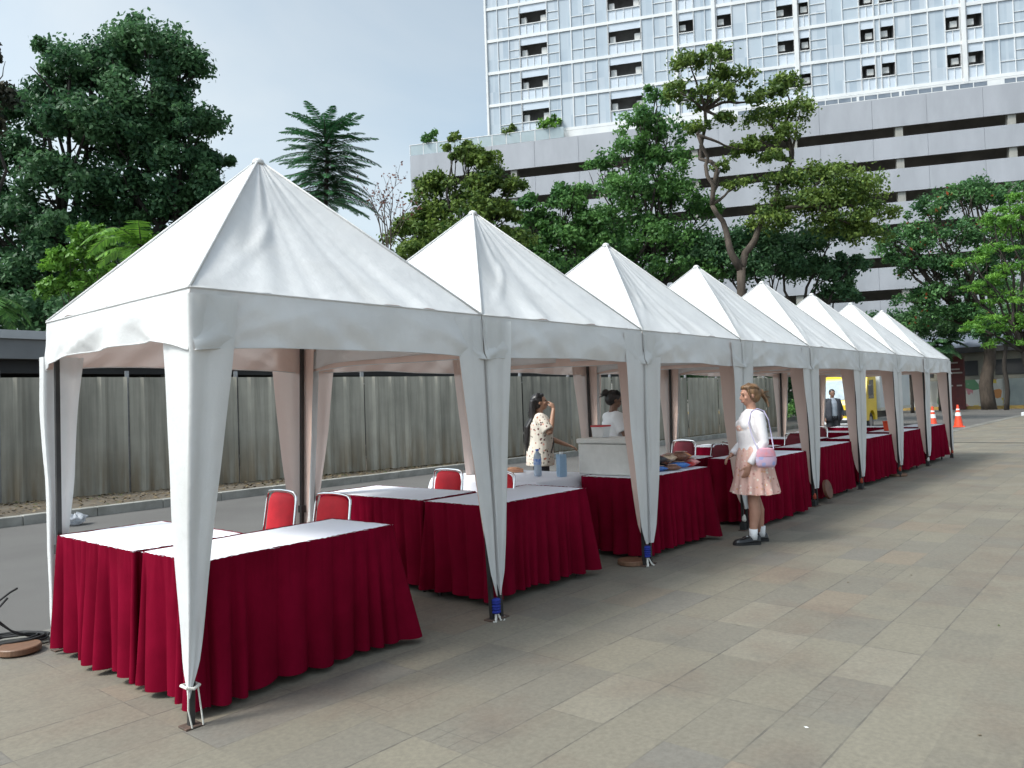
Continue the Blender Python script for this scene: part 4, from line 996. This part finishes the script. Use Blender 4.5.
# trees across the road in the middle
tree('broadleaf_tree','rounded olive green tree between the first and second tent peaks','tree',gbase(455,34),
  [bl(468,160,34,20,18),bl(440,195,34,26,22),bl(485,190,34,32,22),bl(465,215,34,40,22),bl(425,225,34,26,20),bl(500,215,34,22,18),bl(455,245,34,50,22),bl(410,255,33,24,18),bl(505,245,34,28,20),bl(455,145,34,14,10),bl(480,165,34,22,14),bl(505,190,34,20,14),bl(405,235,34,22,14)],LG3,BARKD,11500,.13,.25,seed=6,sub=60)
tree('broadleaf_tree','lower dark green tree right of the second tent peak','tree',gbase(565,38),
  [bl(565,205,38,28,20),bl(540,225,38,26,18),bl(590,225,38,26,20),bl(560,245,38,40,20),bl(600,250,38,30,22),bl(530,250,38,24,18),bl(545,275,38,44,20),bl(525,212,38,20,16),bl(570,190,38,18,12),bl(515,265,38,30,20)],LG2,BARKD,8500,.14,.25,seed=7,sub=50)
tree('broadleaf_tree','upright bright green tree with pointed crown above the third tent','tree',gbase(645,40),
  [bl(655,100,40,16,16),bl(640,125,40,26,20),bl(668,135,40,26,24),bl(625,155,40,28,22),bl(660,168,40,34,24),bl(630,195,40,38,26),bl(672,200,40,34,26),bl(610,225,40,34,24),bl(650,240,40,46,26),bl(690,250,41,34,24),bl(612,262,40,38,22),bl(665,275,40,44,18),bl(600,170,41,16,14),bl(575,275,40,38,22),bl(700,215,41,24,24),bl(705,270,41,34,24),bl(620,285,40,44,16)],LG2,BARKD,16000,.135,.3,seed=8,sub=85,group=None)
OT=Vector(gbase(742,36))
tree('spreading_tree','tall open spreading tree with bare forked limbs in front of the parking floors','tree',OT,
  [bl(690,65,36,22,13),bl(712,58,36,18,12),bl(738,80,36,20,12),bl(680,92,36,18,13),bl(712,98,36,24,12),bl(755,100,36,14,10),bl(785,88,37,22,13),bl(800,112,36,18,13),bl(765,118,37,26,13),bl(790,135,36,18,14),bl(775,160,36,20,10),bl(745,150,36,20,10),bl(700,128,36,16,9),bl(820,178,36,32,15),bl(855,192,36,36,18),bl(880,215,36,20,14),bl(800,205,36,36,18),bl(840,225,36,34,16),bl(865,235,36,24,14),bl(785,182,36,24,12),bl(770,225,36,26,14),bl(720,170,36,12,8),bl(740,185,36,16,8),bl(730,120,36,16,8),bl(760,140,36,14,8),bl(720,75,36,14,10),bl(770,95,36.5,14,8),bl(835,205,36,30,14)],LG3,BARK,12500,.12,.25,seed=9,sub=130,flat=.7,trunk_top=at(741,268,36),
  via=[at(712,205,36),at(765,215,36.3),at(698,135,35.6),at(792,160,36.5),at(705,110,36.6),at(815,205,35.5)])
tree('broadleaf_tree','dark shady tree below the spreading tree, above the fourth and fifth tents','tree',gbase(775,39),
  [bl(750,245,39,34,20),bl(795,250,39,36,20),bl(830,240,39,28,18),bl(770,270,39,44,20),bl(820,275,39,34,18),bl(850,265,39,22,16),bl(715,260,40,34,22),bl(840,295,39,26,14)],LG1,BARKD,10500,.135,.25,seed=10,sub=60)
FT=Vector(gbase(989,52))
tree('flowering_tree','dark green tree with orange red flowers on top at the right','tree',FT,
  [bl(960,200,52,26,14),bl(930,215,52,26,16),bl(985,205,52,26,14),bl(905,238,52,22,15),bl(945,240,52,36,18),bl(990,235,52,30,20),bl(925,268,52,28,16),bl(900,262,52,18,12),bl(965,270,52,32,18),bl(940,295,52,26,14),bl(990,290,52,30,20),bl(965,315,52,26,12),bl(1010,190,52,20,10),bl(975,190,52,26,10),bl(900,250,52,28,16),bl(950,320,53,40,14),bl(1010,260,53,26,24),bl(920,300,53,24,14),bl(880,232,52,12,10)],LG5,BARK,12000,.155,.38,seed=11,sub=75,trunk_top=at(985,325,52))
tree('feathery_tree','light green feathery tree cut by the right picture edge','tree',gbase(1035,44),
  [bl(1018,200,44,18,12),bl(995,225,44,24,10),bl(975,262,44,18,9),bl(985,330,44,22,9),bl(970,290,44,14,7),bl(1010,345,44,24,8),bl(1010,215,44,24,12),bl(1030,235,44,30,14),bl(1000,250,44,24,11),bl(1030,270,44,34,14),bl(992,285,44,22,10),bl(1020,300,44,34,14),bl(1000,322,44,26,11),bl(1040,330,44,34,16),bl(1060,260,44,30,30),bl(985,305,44,12,8)],LG6,BARKD,9500,.14,.22,seed=12,flat=.35,sub=70,asp=.3)
tree('street_tree','slim dark trunked tree standing by the white wall at the far right','tree',gbase(1006,50),
  [bl(1006,325,50,26,12),bl(1020,312,50,22,10),bl(990,335,50,16,10)],LG1,BARKD,1500,.15,.13,seed=13,trunk_top=at(1006,340,50))
for i,(px,py,d,l) in enumerate(((912,345,50,'small dark palm above the roof of the last tent, the left one'),(940,340,53,'small dark palm beside the flowering tree behind the last tent roof'))):
    zz=at(px,py+4,d).z; frondplant('palm',l,'palm',gbase(px,d),zz,[(zz,11,2.0,.5,.6,.55,.06,.1),(zz-.15,9,1.8,.1,.5,.55,.06,.4)],LG1,BARKD,.12)
tree('broadleaf_tree','dark low tree filling the gap above the roof of the last tent','tree',gbase(925,57),
  [bl(905,330,57,26,12),bl(935,335,57,26,12),bl(885,322,57,22,12),bl(960,330,57,24,12),bl(915,315,57,24,12)],LG1,BARKD,3600,.15,.2,seed=21,sub=40)
# low greenery seen under the tents beyond the fence end
tree('roadside_shrub','low green shrub at the roadside beyond the end of the corrugated fence','shrub',(36,13.2,.1),
  [((35.4,13.2,.6),(.8,.7,.55)),((37.0,13.6,.7),(.9,.8,.6)),((39,13.6,.8),(1.2,.9,.8))],LG2,BARKD,2200,.07,.04,seed=15,limbs=False)
tree('background_trees','mass of dark trees closing the road behind the tents','trees',(48,22,0),
  [((40,24,3.5),(5,4,3.2)),((45,18,3.2),(4,4,2.8)),((37,30,4),(5,5,3.6)),((50,24,4),(5,5,3.4)),((32,27,3.5),(4,4,3.2)),((54,17,3.2),(3.5,3.5,2.6)),((43,16.5,1.6),(2.5,2,1.8)),((38,19,2),(3,2.5,2)),((49,17,1.6),(3,2.5,2)),((57,26,4.2),(4,4,3.5))],LG1,BARKD,15000,.19,.3,seed=16,sub=90)
# terrace plants
for px,py,r_,lb,lm in ((428,141,11,'small round tree at the left end of the roof terrace',LG2),(548,127,13,'bright leafy tree on the roof terrace at the foot of the tower',LG4),(507,134,9,'low bush on the roof terrace at the left corner of the tower',LG3)):
    dr=at(px,py,1)-CAM; tt=((BP+nout*.35)-CAM).dot(nout)/dr.dot(nout); c_=CAM+dr*tt; d=tt; b0=V(c_.x,c_.y,ptop-.6) 
    tree('terrace_tree',lb,'tree',b0,[((c_.x,c_.y,c_.z),(r_*.75*d/F_PX,)*2+(r_*.7*d/F_PX,)),((c_.x+.3,c_.y-.5,c_.z+.45),(r_*.5*d/F_PX,)*3)],lm,BARK,420,.17,.06,seed=int(px))
# ================================================================== people
SKIN=mat('skin_light',(.44,.235,.165),(.37,.19,.13),12,rough=.5)
SKIN2=mat('skin_tan',(.36,.20,.13),(.30,.16,.10),12,rough=.5)
SKIN3=mat('skin_brown',(.22,.12,.08),(.18,.10,.065),12,rough=.5)
HAIRB=mat('hair_blond',(.22,.12,.055),(.11,.06,.03),40,rough=.45,stretch=(1,1,.2))
HAIRK=mat('hair_black',(.012,.010,.010),(.022,.018,.017),40,rough=.4)
EYE=mat('eye_dark',(.02,.015,.012),(.03,.02,.02),5,rough=.2); LIP=mat('lip',(.35,.10,.09),(.3,.09,.08),5,rough=.4)
def person(label,loc,rz,scale,arms,skin,head_yaw=0,head_pitch=0,voxel=.0065,feet=True,stance=.085,lean=0,step=.0):
    """local: faces +y, x = its right. arms: {'R':(elbow,wrist,fingerdir,curl),'L':...}"""
    t=thing('person',label,'person',loc,rad(rz)); t.scale=(scale,)*3
    mb=MB(); X=(1,0,0)
    # torso
    mb.tube([V(0,0,.80),V(0,-.005,.86),V(0,0,.93),V(0,.01,1.02),V(0,.012,1.12),V(0,.005,1.22),V(0,-.005,1.30),V(0,-.01,1.345)],[(.145,.10),(.168,.118),(.152,.105),(.128,.092),(.142,.105),(.158,.11),(.13,.085),(.06,.055)],18,side=X)
    mb.tube([V(0,-.01,1.30),V(0,.005,1.37),V(0,.015,1.42)],[.056,.05,.05],12)
    for s in (-1,1):
        mb.ell(V(s*.07,.085,1.19),(.062,.055,.06))
        # legs
        fy_=step*s
        hip=V(s*.085,0,.84); knee=V(s*(stance*.95),.015+fy_*.5,.45); ank=V(s*stance,-.005+fy_,.08)
        mb.tube([hip,hip.lerp(knee,.5)+V(0,.008,0),knee,knee.lerp(ank,.35)+V(0,-.018,0),ank.lerp(knee,.15),ank],[.092,.078,.056,.058,.037,.034],14)
        mb.tube([ank+V(0,-.035,-.035),ank+V(0,.03,-.04),ank+V(0,.11,-.052),ank+V(0,.155,-.058)],[(.03,.034),(.036,.032),(.042,.022),(.03,.014)],10,side=X)
        # arm
        el_,wr,fd,curl,pn=arms['R' if s>0 else 'L']; sh=V(s*.165,-.005,1.285)
        mb.tube([V(s*.09,-.005,1.29),sh,sh.lerp(el_,.35),el_],[.05,.054,.046,.037],12)
        mb.tube([el_-(el_-sh).normalized()*.01,el_.lerp(wr,.3),wr],[.038,.037,.024],12)
        # hand
        fd=Vector(fd).normalized(); pn=Vector(pn); pn=(pn-fd*fd.dot(pn)).normalized(); sd=fd.cross(pn)*(1 if s>0 else -1)   # towards the thumb
        pc=wr+fd*.045
        mb.tube([wr,wr+fd*.03,wr+fd*.085],[(.024,.017),(.036,.016),(.038,.013)],12,side=sd)
        for k_,(o_,L) in enumerate(((.028,.066),(.010,.074),(-.009,.069),(-.027,.055))):
            p=wr+fd*.08+sd*o_; d=fd.copy(); pts=[p-fd*.012,p]
            for seg in range(3):
                a=rad(curl*(.7+.25*k_*.3)); d=(d*math.cos(a)+pn*math.sin(a)).normalized(); p=p+d*L*(.42,.32,.26)[seg]; pts.append(p)
            mb.tube(pts,[.0095,.0095,.009,.008,.007],8)
        p=wr+fd*.02+sd*.026; d=(fd*.6+sd*.8).normalized(); mb.tube([p,p+d*.028,p+d*.028+(fd*.85+sd*.3+pn*.3).normalized()*.03,p+d*.028+(fd*.85+sd*.2+pn*.4).normalized()*.052],[.013,.0115,.0095,.0075],8)
    # head
    HR=Matrix.Rotation(rad(head_yaw),4,'Z')@Matrix.Rotation(rad(head_pitch),4,'X'); hc=V(0,.02,1.49)
    def hp(x,y,z): return hc+HR@V(x,y,z)
    H3=HR.to_3x3()
    mb.ell(hp(0,-.012,.022),(.074,.092,.086),16,12,H3); mb.ell(hp(0,.022,-.03),(.058,.062,.072),14,10,H3)
    mb.ell(hp(0,.048,-.078),(.026,.022,.02),10,8,H3)
    mb.tube([hp(0,.078,.018),hp(0,.092,-.008),hp(0,.097,-.026),hp(0,.088,-.035)],[.007,.010,.0125,.008],8)
    mb.ell(hp(0,.074,.03),(.045,.012,.010),10,8,H3); mb.ell(hp(0,.078,-.055),(.022,.012,.010),10,6,H3)
    for s in (-1,1):
        mb.ell(hp(s*.074,-.008,-.005),(.008,.018,.028),8,8,H3); mb.ell(hp(s*.042,.055,-.022),(.02,.018,.018),8,8,H3)
    body=remesh(mb,'body',skin,t,voxel,5)
    e=MB()
    for s in (-1,1): e.ell(hp(s*.030,.077,.008),(.011,.007,.006),10,8,H3)
    e.build('eyes',EYE,t,smooth=True)
    MB().ell(hp(0,.0865,-.056),(.020,.006,.006),10,6,H3).build('lips',LIP,t,smooth=True)
    return t,hp,H3
def sleeve(mb,s,arms,upto=1.0,r0=.066,r1=.036,sh_off=0):
    el_,wr,*_=arms['R' if s>0 else 'L']; sh=V(s*.165,-.005,1.285)
    if upto<=.5:
        e=sh.lerp(el_,upto*2); mb.tube([V(s*.08,-.005,1.29),sh,sh.lerp(e,.5),e],[r0*.95,r0,r0*.96,r0*.95],14)
    else:
        w_=el_.lerp(wr,(upto-.5)*2); mb.tube([V(s*.08,-.005,1.29),sh,sh.lerp(el_,.5),el_,el_.lerp(w_,.5),w_],[r0*.95,r0,r0*.88,r0*.78,r0*.72,r1],14)
def skirtloft(name,t,m_,rings,folds=14,amp=.012,seed=1,n=96,thick=True):
    """rings: (z,rx,ry,cy,foldamp)"""
    rows=[]
    K=len(rings)
    for i in range(K-1):
        for j in range(5 if i<K-2 else 6):
            q=j/5; a=rings[i]; b_=rings[i+1]; z,rx,ry,cy,fa=[a[k]+(b_[k]-a[k])*q for k in range(5)]
            r=[]
            for k in range(n):
                th=2*PI*k/n; w_=1+fa*(math.sin(th*folds+2*N(th*2,seed))*.7+N(math.cos(th)*3,math.sin(th)*3,z*4+seed)*.8)
                zz=z+(.006*math.sin(th*folds) if i==K-2 and q>.5 else 0)
                r.append((rx*math.cos(th)*w_,cy+ry*math.sin(th)*w_,zz))
            rows.append(r)
    return MB().grid(rows,close=True).build(name,m_,t,smooth=True)
def floral(name,base,cols,scale):
    m,nt,b=base_mat(name,.8,0,.2); tc=nd(nt,'ShaderNodeTexCoord'); vo=nd(nt,'ShaderNodeTexVoronoi'); vo.inputs['Scale'].default_value=scale; nt.links.new(tc.outputs['Object'],vo.inputs['Vector'])
    sp=nd(nt,'ShaderNodeSeparateColor'); nt.links.new(vo.outputs['Color'],sp.inputs[0]); rp=nd(nt,'ShaderNodeValToRGB'); cr=rp.color_ramp; cr.interpolation='CONSTANT'; nt.links.new(sp.outputs[0],rp.inputs[0])
    cr.elements[0].color=c4(cols[0]); cr.elements[1].position=1/len(cols); cr.elements[1].color=c4(cols[1])
    for i in range(2,len(cols)): e=cr.elements.new(i/len(cols)); e.color=c4(cols[i])
    ds=math_(nt,'LESS_THAN',math_(nt,'ADD',vo.outputs['Distance'],math_(nt,'MULTIPLY',noise_fac(nt,scale*2,2,lo=0,hi=1),.35)),.52)
    nt.links.new(mixc(nt,ds,base,rp.outputs[0]),b.inputs['Base Color']); return m
# blonde woman, faces the packets (picture left)
armsA={'L':(V(-.215,-.03,1.02),V(-.185,.12,.80),(.1,.3,-.94),22,(.9,.2,0)),'R':(V(.215,.0,1.03),V(.17,.17,.88),(-.4,.75,-.45),25,(-.5,.1,-.8))}
faceA=math.degrees(math.atan2(.764,-.644))-90+4
P1,hp,H3=person('blonde woman in white cardigan and pink floral dress standing before the dark red tables',(7.65,3.27,.004),faceA,1.0,armsA,SKIN,head_yaw=0,head_pitch=-6,stance=.075,step=-.07)
FLO=floral('dress_floral',(.66,.42,.36),[(.66,.36,.30),(.70,.52,.44),(.48,.24,.21),(.76,.68,.60),(.62,.34,.22)],30)
skirtloft('dress',P1,FLO,[(1.27,.135,.095,0,.0),(1.17,.165,.14,.02,.0),(1.02,.145,.118,.01,.01),(.92,.185,.15,0,.03),(.78,.205,.18,-.002,.05),(.66,.215,.195,-.004,.07),(.60,.222,.203,-.004,.10),(.505,.238,.222,-.004,.13)],13)
mb=MB()
mb.tube([V(0,-.012,1.345),V(0,-.005,1.30),V(0,.005,1.22),V(0,.012,1.12),V(0,.01,1.0),V(0,0,.93)],[(.07,.068),(.145,.10),(.178,.140),(.170,.142),(.158,.132),(.178,.148)],20,side=(1,0,0))
for s in (-1,1): sleeve(mb,s,armsA,.97,.061,.037); mb.ell(V(s*.07,.09,1.19),(.07,.06,.065))
# front opening cut by shaping: two slightly open front edges
remesh(mb,'cardigan',mat('cardigan_white',(.76,.73,.74),(.68,.65,.66),9,rough=.85,bump=(60,.3,.006)),P1,.009,5)
def shoe(t,s,stance,step,m_,high=.055):
    x=s*stance; y=-.005+step*s
    mb=MB(); rows=[]
    for (yy,w_,h_) in ((-.065,.028,.05),(-.05,.036,.07),(0,.038,.078),(.05,.043,.062),(.10,.050,.05),(.15,.048,.045),(.185,.036,.036),(.20,.018,.026)):
        rows.append([(x+w_*math.cos(a),y+yy,.018+max(0,math.sin(a))*h_) for a in [PI*k/10 for k in range(11)]])
    for r in rows: r.append((r[0][0],r[0][1],r[0][2]))
    mb.grid(rows,close=True); mb.add(rows[0][:11],[tuple(range(10,-1,-1))]); mb.add(rows[-1][:11],[tuple(range(11))])
    sh_=mb.build('shoe',m_,t,smooth=True)
    mb=MB(); out=[];
    for (yy,w_) in ((-.07,.026),(-.05,.040),(0,.041),(.05,.046),(.10,.053),(.15,.052),(.19,.038),(.206,.018)): out.append((yy,w_))
    poly=[(x-w_,y+yy) for yy,w_ in out]+[(x+w_,y+yy) for yy,w_ in reversed(out)]
    n=len(poly); mb.add([(p[0],p[1],0) for p in poly]+[(p[0],p[1],.024) for p in poly],[tuple(range(n-1,-1,-1)),tuple(range(n,2*n))]+[(i,(i+1)%n,(i+1)%n+n,i+n) for i in range(n)])
    mb.build('sole',RUBBER,sh_)
    return sh_
SHOEK=mat('shoe_black',(.012,.012,.013),(.02,.02,.02),9,rough=.22)
for s in (-1,1):
    sh_=shoe(P1,s,.075,-.07,SHOEK); MB().bbox(s*.075-.012,s*.075+.012,-.005-.07*s+.055,-.005-.07*s+.075,.078,.088,.003).build('buckle',CHROME,sh_)
    MB().tube([V(s*.075,-.008-.07*s,.05),V(s*.075,-.008-.07*s,.10),V(s*.075,-.01-.07*s,.155)],[.040,.039,.043],14).build('sock',WCLOTH2,P1,smooth=True)
def hair_cap(mb,hp,H3,back=0,top=.0):
    mb.ell(hp(0,-.028,.030),(.084,.094,.090),18,14,H3)
    mb.ell(hp(0,-.045,-.005),(.078,.072,.080),16,12,H3)
    mb.ell(hp(0,.030,.085),(.058,.045,.028),12,8,H3)
mb=MB(); hair_cap(mb,hp,H3); mb.ell(hp(0,-.125,.01),(.035,.035,.04),10,8,H3)
rs_h=random.Random(3)
for i in range(16):
    a=rs_h.uniform(-1,1); mb.tube([hp(.01*a,-.12,.0),hp(.02*a,-.145,.0+.02*a),hp(.03*a+.01,-.16-.015*rs_h.random(),-.05+.03*a),hp(.04*a,-.155-.03*rs_h.random(),-.10+.05*a)],[.018,.013,.010,.005],6)
for s in (-1,1): mb.tube([hp(s*.070,.030,.06),hp(s*.080,.022,.0),hp(s*.078,.012,-.05)],[.012,.010,.005],6)
remesh(mb,'hair',HAIRB,P1,.0055,2)
def strands(t,hp,m_,n,back,seed,r0=.0022,fly=.012):
    rr=random.Random(seed); mb=MB()
    for i in range(n):
        a=rr.uniform(-1,1); th=a*1.35; x0=.07*math.sin(th); z0=.045+.07*math.cos(th)*.9
        k=1+rr.uniform(.02,.10)
        p0=(x0*.9,.045+.02*rr.random(),z0*.85+.01); p1=(x0*1.12*k,-.01,(z0+.012)*k-.004); p2=(x0*1.05*k,-.075*k,z0*.75*k); p3=(back[0]+x0*.25,back[1]+.02,back[2]+z0*.15)
        p4=(back[0]+x0*.3+rr.uniform(-1,1)*fly,back[1]-.03-rr.random()*fly*2,back[2]+rr.uniform(-2.2,.8)*fly*2)
        mb.tube([hp(*p) for p in (p0,p1,p2,p3,p4)],[r0*.7,r0,r0,r0,r0*.4],4)
    mb.build('hair_strands',m_,t,smooth=True)
strands(P1,hp,HAIRB,90,(0,-.13,-.005),1,.0026,.026)
# shoulder bag (held thing: its own object)
M1=Matrix.Translation(V(7.65,3.27,.004))@Matrix.Rotation(rad(faceA),4,'Z')
bg_=thing('shoulder_bag','small pink and lilac shoulder bag hanging at the blonde woman hip','bag',M1@V(-.27,-.02,.80),rad(faceA))
BAGM=floral('bag_fabric',(.55,.40,.52),[(.75,.22,.25),(.35,.38,.62),(.70,.35,.38),(.5,.45,.6)],16)
MB().lathe([(.001,-.02),(.085,-.018),(.105,.01),(.112,.06),(.10,.12),(.085,.155),(.04,.165),(.001,.166)],24,T=Matrix.Diagonal((.36,.95,1,1))).build('bag_body',BAGM,bg_,smooth=True)
MB().lathe([(.105,.085),(.112,.09),(.103,.13),(.088,.162),(.04,.172),(.001,.173)],24,T=Matrix.Diagonal((.37,.9,1,1))).build('flap',mat('bag_pink',(.65,.25,.28),(.5,.3,.4),22,rough=.5),bg_)
MB().tube([V(0,-.08,.16),V(.07,-.09,.30),V(.12,-.085,.45),V(.16,-.06,.53),V(.17,0,.555),V(.16,.07,.53),V(.11,.12,.42),V(.05,.11,.28),V(0,.08,.16)],.006,6).build('strap',mat('strap_lilac',(.45,.42,.58),(.4,.36,.5),9,rough=.5),bg_)
# woman in floral blouse, hand raised to her face
armsB={'R':(V(.26,.10,1.10),V(.13,.17,1.40),(-.55,-.1,.8),30,(-.8,-.5,0)),'L':(V(-.235,.14,1.03),V(-.14,.38,.93),(.1,.9,-.35),25,(.2,0,-1))}
faceB=math.degrees(math.atan2(-.70,.714))-90
P2,hp,H3=person('long haired woman in floral blouse with one hand raised to her face',(7.78,6.12,0),faceB,1.0,armsB,SKIN2,head_yaw=-6,head_pitch=12,voxel=.009)
FLO2=floral('blouse_floral',(.62,.56,.48),[(.12,.05,.05),(.60,.30,.24),(.16,.16,.12),(.65,.60,.52),(.35,.12,.08),(.5,.4,.3)],27)
mb=MB(); mb.tube([V(0,-.012,1.345),V(0,-.005,1.30),V(0,.005,1.22),V(0,.012,1.12),V(0,.01,1.0),V(0,0,.9),V(0,0,.80),V(0,0,.70)],[(.07,.068),(.16,.115),(.20,.16),(.20,.162),(.196,.162),(.205,.17),(.212,.178),(.215,.182)],20,side=(1,0,0))
for s in (-1,1): sleeve(mb,s,armsB,.40,.080,.07); mb.ell(V(s*.07,.09,1.19),(.07,.06,.065))
remesh(mb,'blouse',FLO2,P2,.010,5)
JEAN=mat('trousers_black',(.015,.015,.018),(.025,.025,.03),9,rough=.85)
def trousers(t,m_,stance=.085,r=1.0):
    mb=MB(); mb.tube([V(0,0,.98),V(0,0,.86),V(0,0,.78)],[(.155*r,.12*r),(.182*r,.14*r),(.165*r,.12*r)],16,side=(1,0,0))
    for s in (-1,1): mb.tube([V(s*.085,0,.86),V(s*.085,.01,.62),V(s*stance,.015,.45),V(s*stance,0,.25),V(s*stance,-.005,.09)],[.105*r,.092*r,.078*r,.07*r,.068*r],14)
    remesh(mb,'trousers',m_,t,.011,4)
    for s in (-1,1): shoe(t,s,stance,0,SHOEK)
trousers(P2,JEAN)
mb=MB(); hair_cap(mb,hp,H3)
for k in range(7):
    x=(k-3)*.022; mb.tube([hp(x*1.4,-.085,.05),hp(x*1.25,-.115,-.05),hp(x*1.3,-.14,-.18)+V(0,0,0),V(x*1.25,-.155,1.18),V(x*1.0,-.165,1.0),V(x*.7,-.16,.88)],[.036,.044,.042,.037,.03,.012],8)
remesh(mb,'hair',HAIRK,P2,.0085,2)
MB().tube([V(-.13,.11,1.28),V(-.02,.165,1.1),V(.08,.165,.98),V(.16,.12,.86)],.009,6).build('bag_strap',BLACK,P2)
strands(P2,hp,HAIRK,60,(0,-.125,-.09),2,.003,.02)
# woman with bun
armsC={'R':(V(.235,.06,1.06),V(.17,.27,.94),(-.1,.9,-.3),20,(-.2,0,-1)),'L':(V(-.235,.06,1.05),V(-.16,.27,.93),(.1,.9,-.3),20,(.2,0,-1))}
P3,hp,H3=person('woman with black hair bun in white shirt with dark lanyard behind the foam box',(8.10,5.22,0),faceB+8,1.0,armsC,SKIN3,head_yaw=0,head_pitch=-22,voxel=.009)
mb=MB(); mb.tube([V(0,-.012,1.35),V(0,-.005,1.30),V(0,.005,1.22),V(0,.012,1.12),V(0,.01,1.0),V(0,0,.9),V(0,0,.80)],[(.075,.072),(.15,.106),(.182,.145),(.172,.142),(.164,.138),(.18,.15),(.188,.158)],20,side=(1,0,0))
for s in (-1,1): sleeve(mb,s,armsC,.38,.076,.07); mb.ell(V(s*.07,.09,1.19),(.07,.06,.065))
remesh(mb,'shirt',WCLOTH2,P3,.010,5); trousers(P3,JEAN)
mb=MB(); hair_cap(mb,hp,H3); mb.ell(hp(0,-.135,.045),(.048,.042,.046),12,10,H3); mb.ell(hp(.02,-.16,.02),(.03,.03,.03),8,8,H3)
remesh(mb,'hair',HAIRK,P3,.0085,2); strands(P3,hp,HAIRK,60,(0,-.13,.04),3,.003,.018)
MB().tube([V(-.055,-.03,1.355),V(-.075,.09,1.29),V(-.045,.165,1.18),V(0,.172,1.0),V(.045,.165,1.18),V(.075,.09,1.29),V(.055,-.03,1.355)],.0075,6).build('lanyard',mat('lanyard_wine',(.08,.01,.015),(.06,.01,.012),5),P3)
# man in dark jacket
armsD={'R':(V(.25,-.02,1.03),V(.235,.06,.82),(0,.25,-.95),20,(-1,0,0)),'L':(V(-.25,-.02,1.03),V(-.22,.10,.86),(.2,.6,-.7),25,(1,0,0))}
P4,hp,H3=person('man in dark open jacket over grey shirt standing on the road behind the tents',(21.65,7.0,0),128,.985,armsD,SKIN3,head_pitch=-8,voxel=.011)
GREYS=mat('shirt_grey',(.26,.29,.33),(.2,.23,.27),9,rough=.8)
mb=MB(); mb.tube([V(0,-.012,1.36),V(0,-.005,1.30),V(0,.005,1.22),V(0,.012,1.12),V(0,.01,1.0),V(0,0,.84)],[(.075,.075),(.15,.105),(.185,.142),(.182,.145),(.175,.145),(.18,.15)],20,side=(1,0,0)); remesh(mb,'shirt',GREYS,P4,.012,4)
JKT=mat('jacket_dark',(.018,.02,.028),(.03,.032,.04),6,rough=.8)
rows=[]
for (z,rx,ry,cy) in ((1.335,.11,.085,-.01),(1.29,.17,.12,-.005),(1.2,.208,.165,.0),(1.05,.205,.17,.0),(.9,.21,.18,0),(.74,.225,.19,0)):
    rows.append([(rx*math.cos(a),cy+ry*math.sin(a),z) for a in [rad(112)+rad(316)*k/30 for k in range(31)]])
jk=MB().grid(rows).build('jacket',JKT,P4,smooth=True); md=jk.modifiers.new('thick','SOLIDIFY'); md.thickness=.012
mb=MB()
for s in (-1,1): sleeve(mb,s,armsD,.97,.075,.045)
remesh(mb,'jacket_sleeves',JKT,P4,.012,4); trousers(P4,JEAN,r=1.1)
mb=MB(); mb.ell(hp(0,-.02,.038),(.079,.09,.078),16,12,H3); mb.ell(hp(0,-.045,.0),(.074,.065,.07),14,10,H3); remesh(mb,'hair',HAIRK,P4,.010,2)
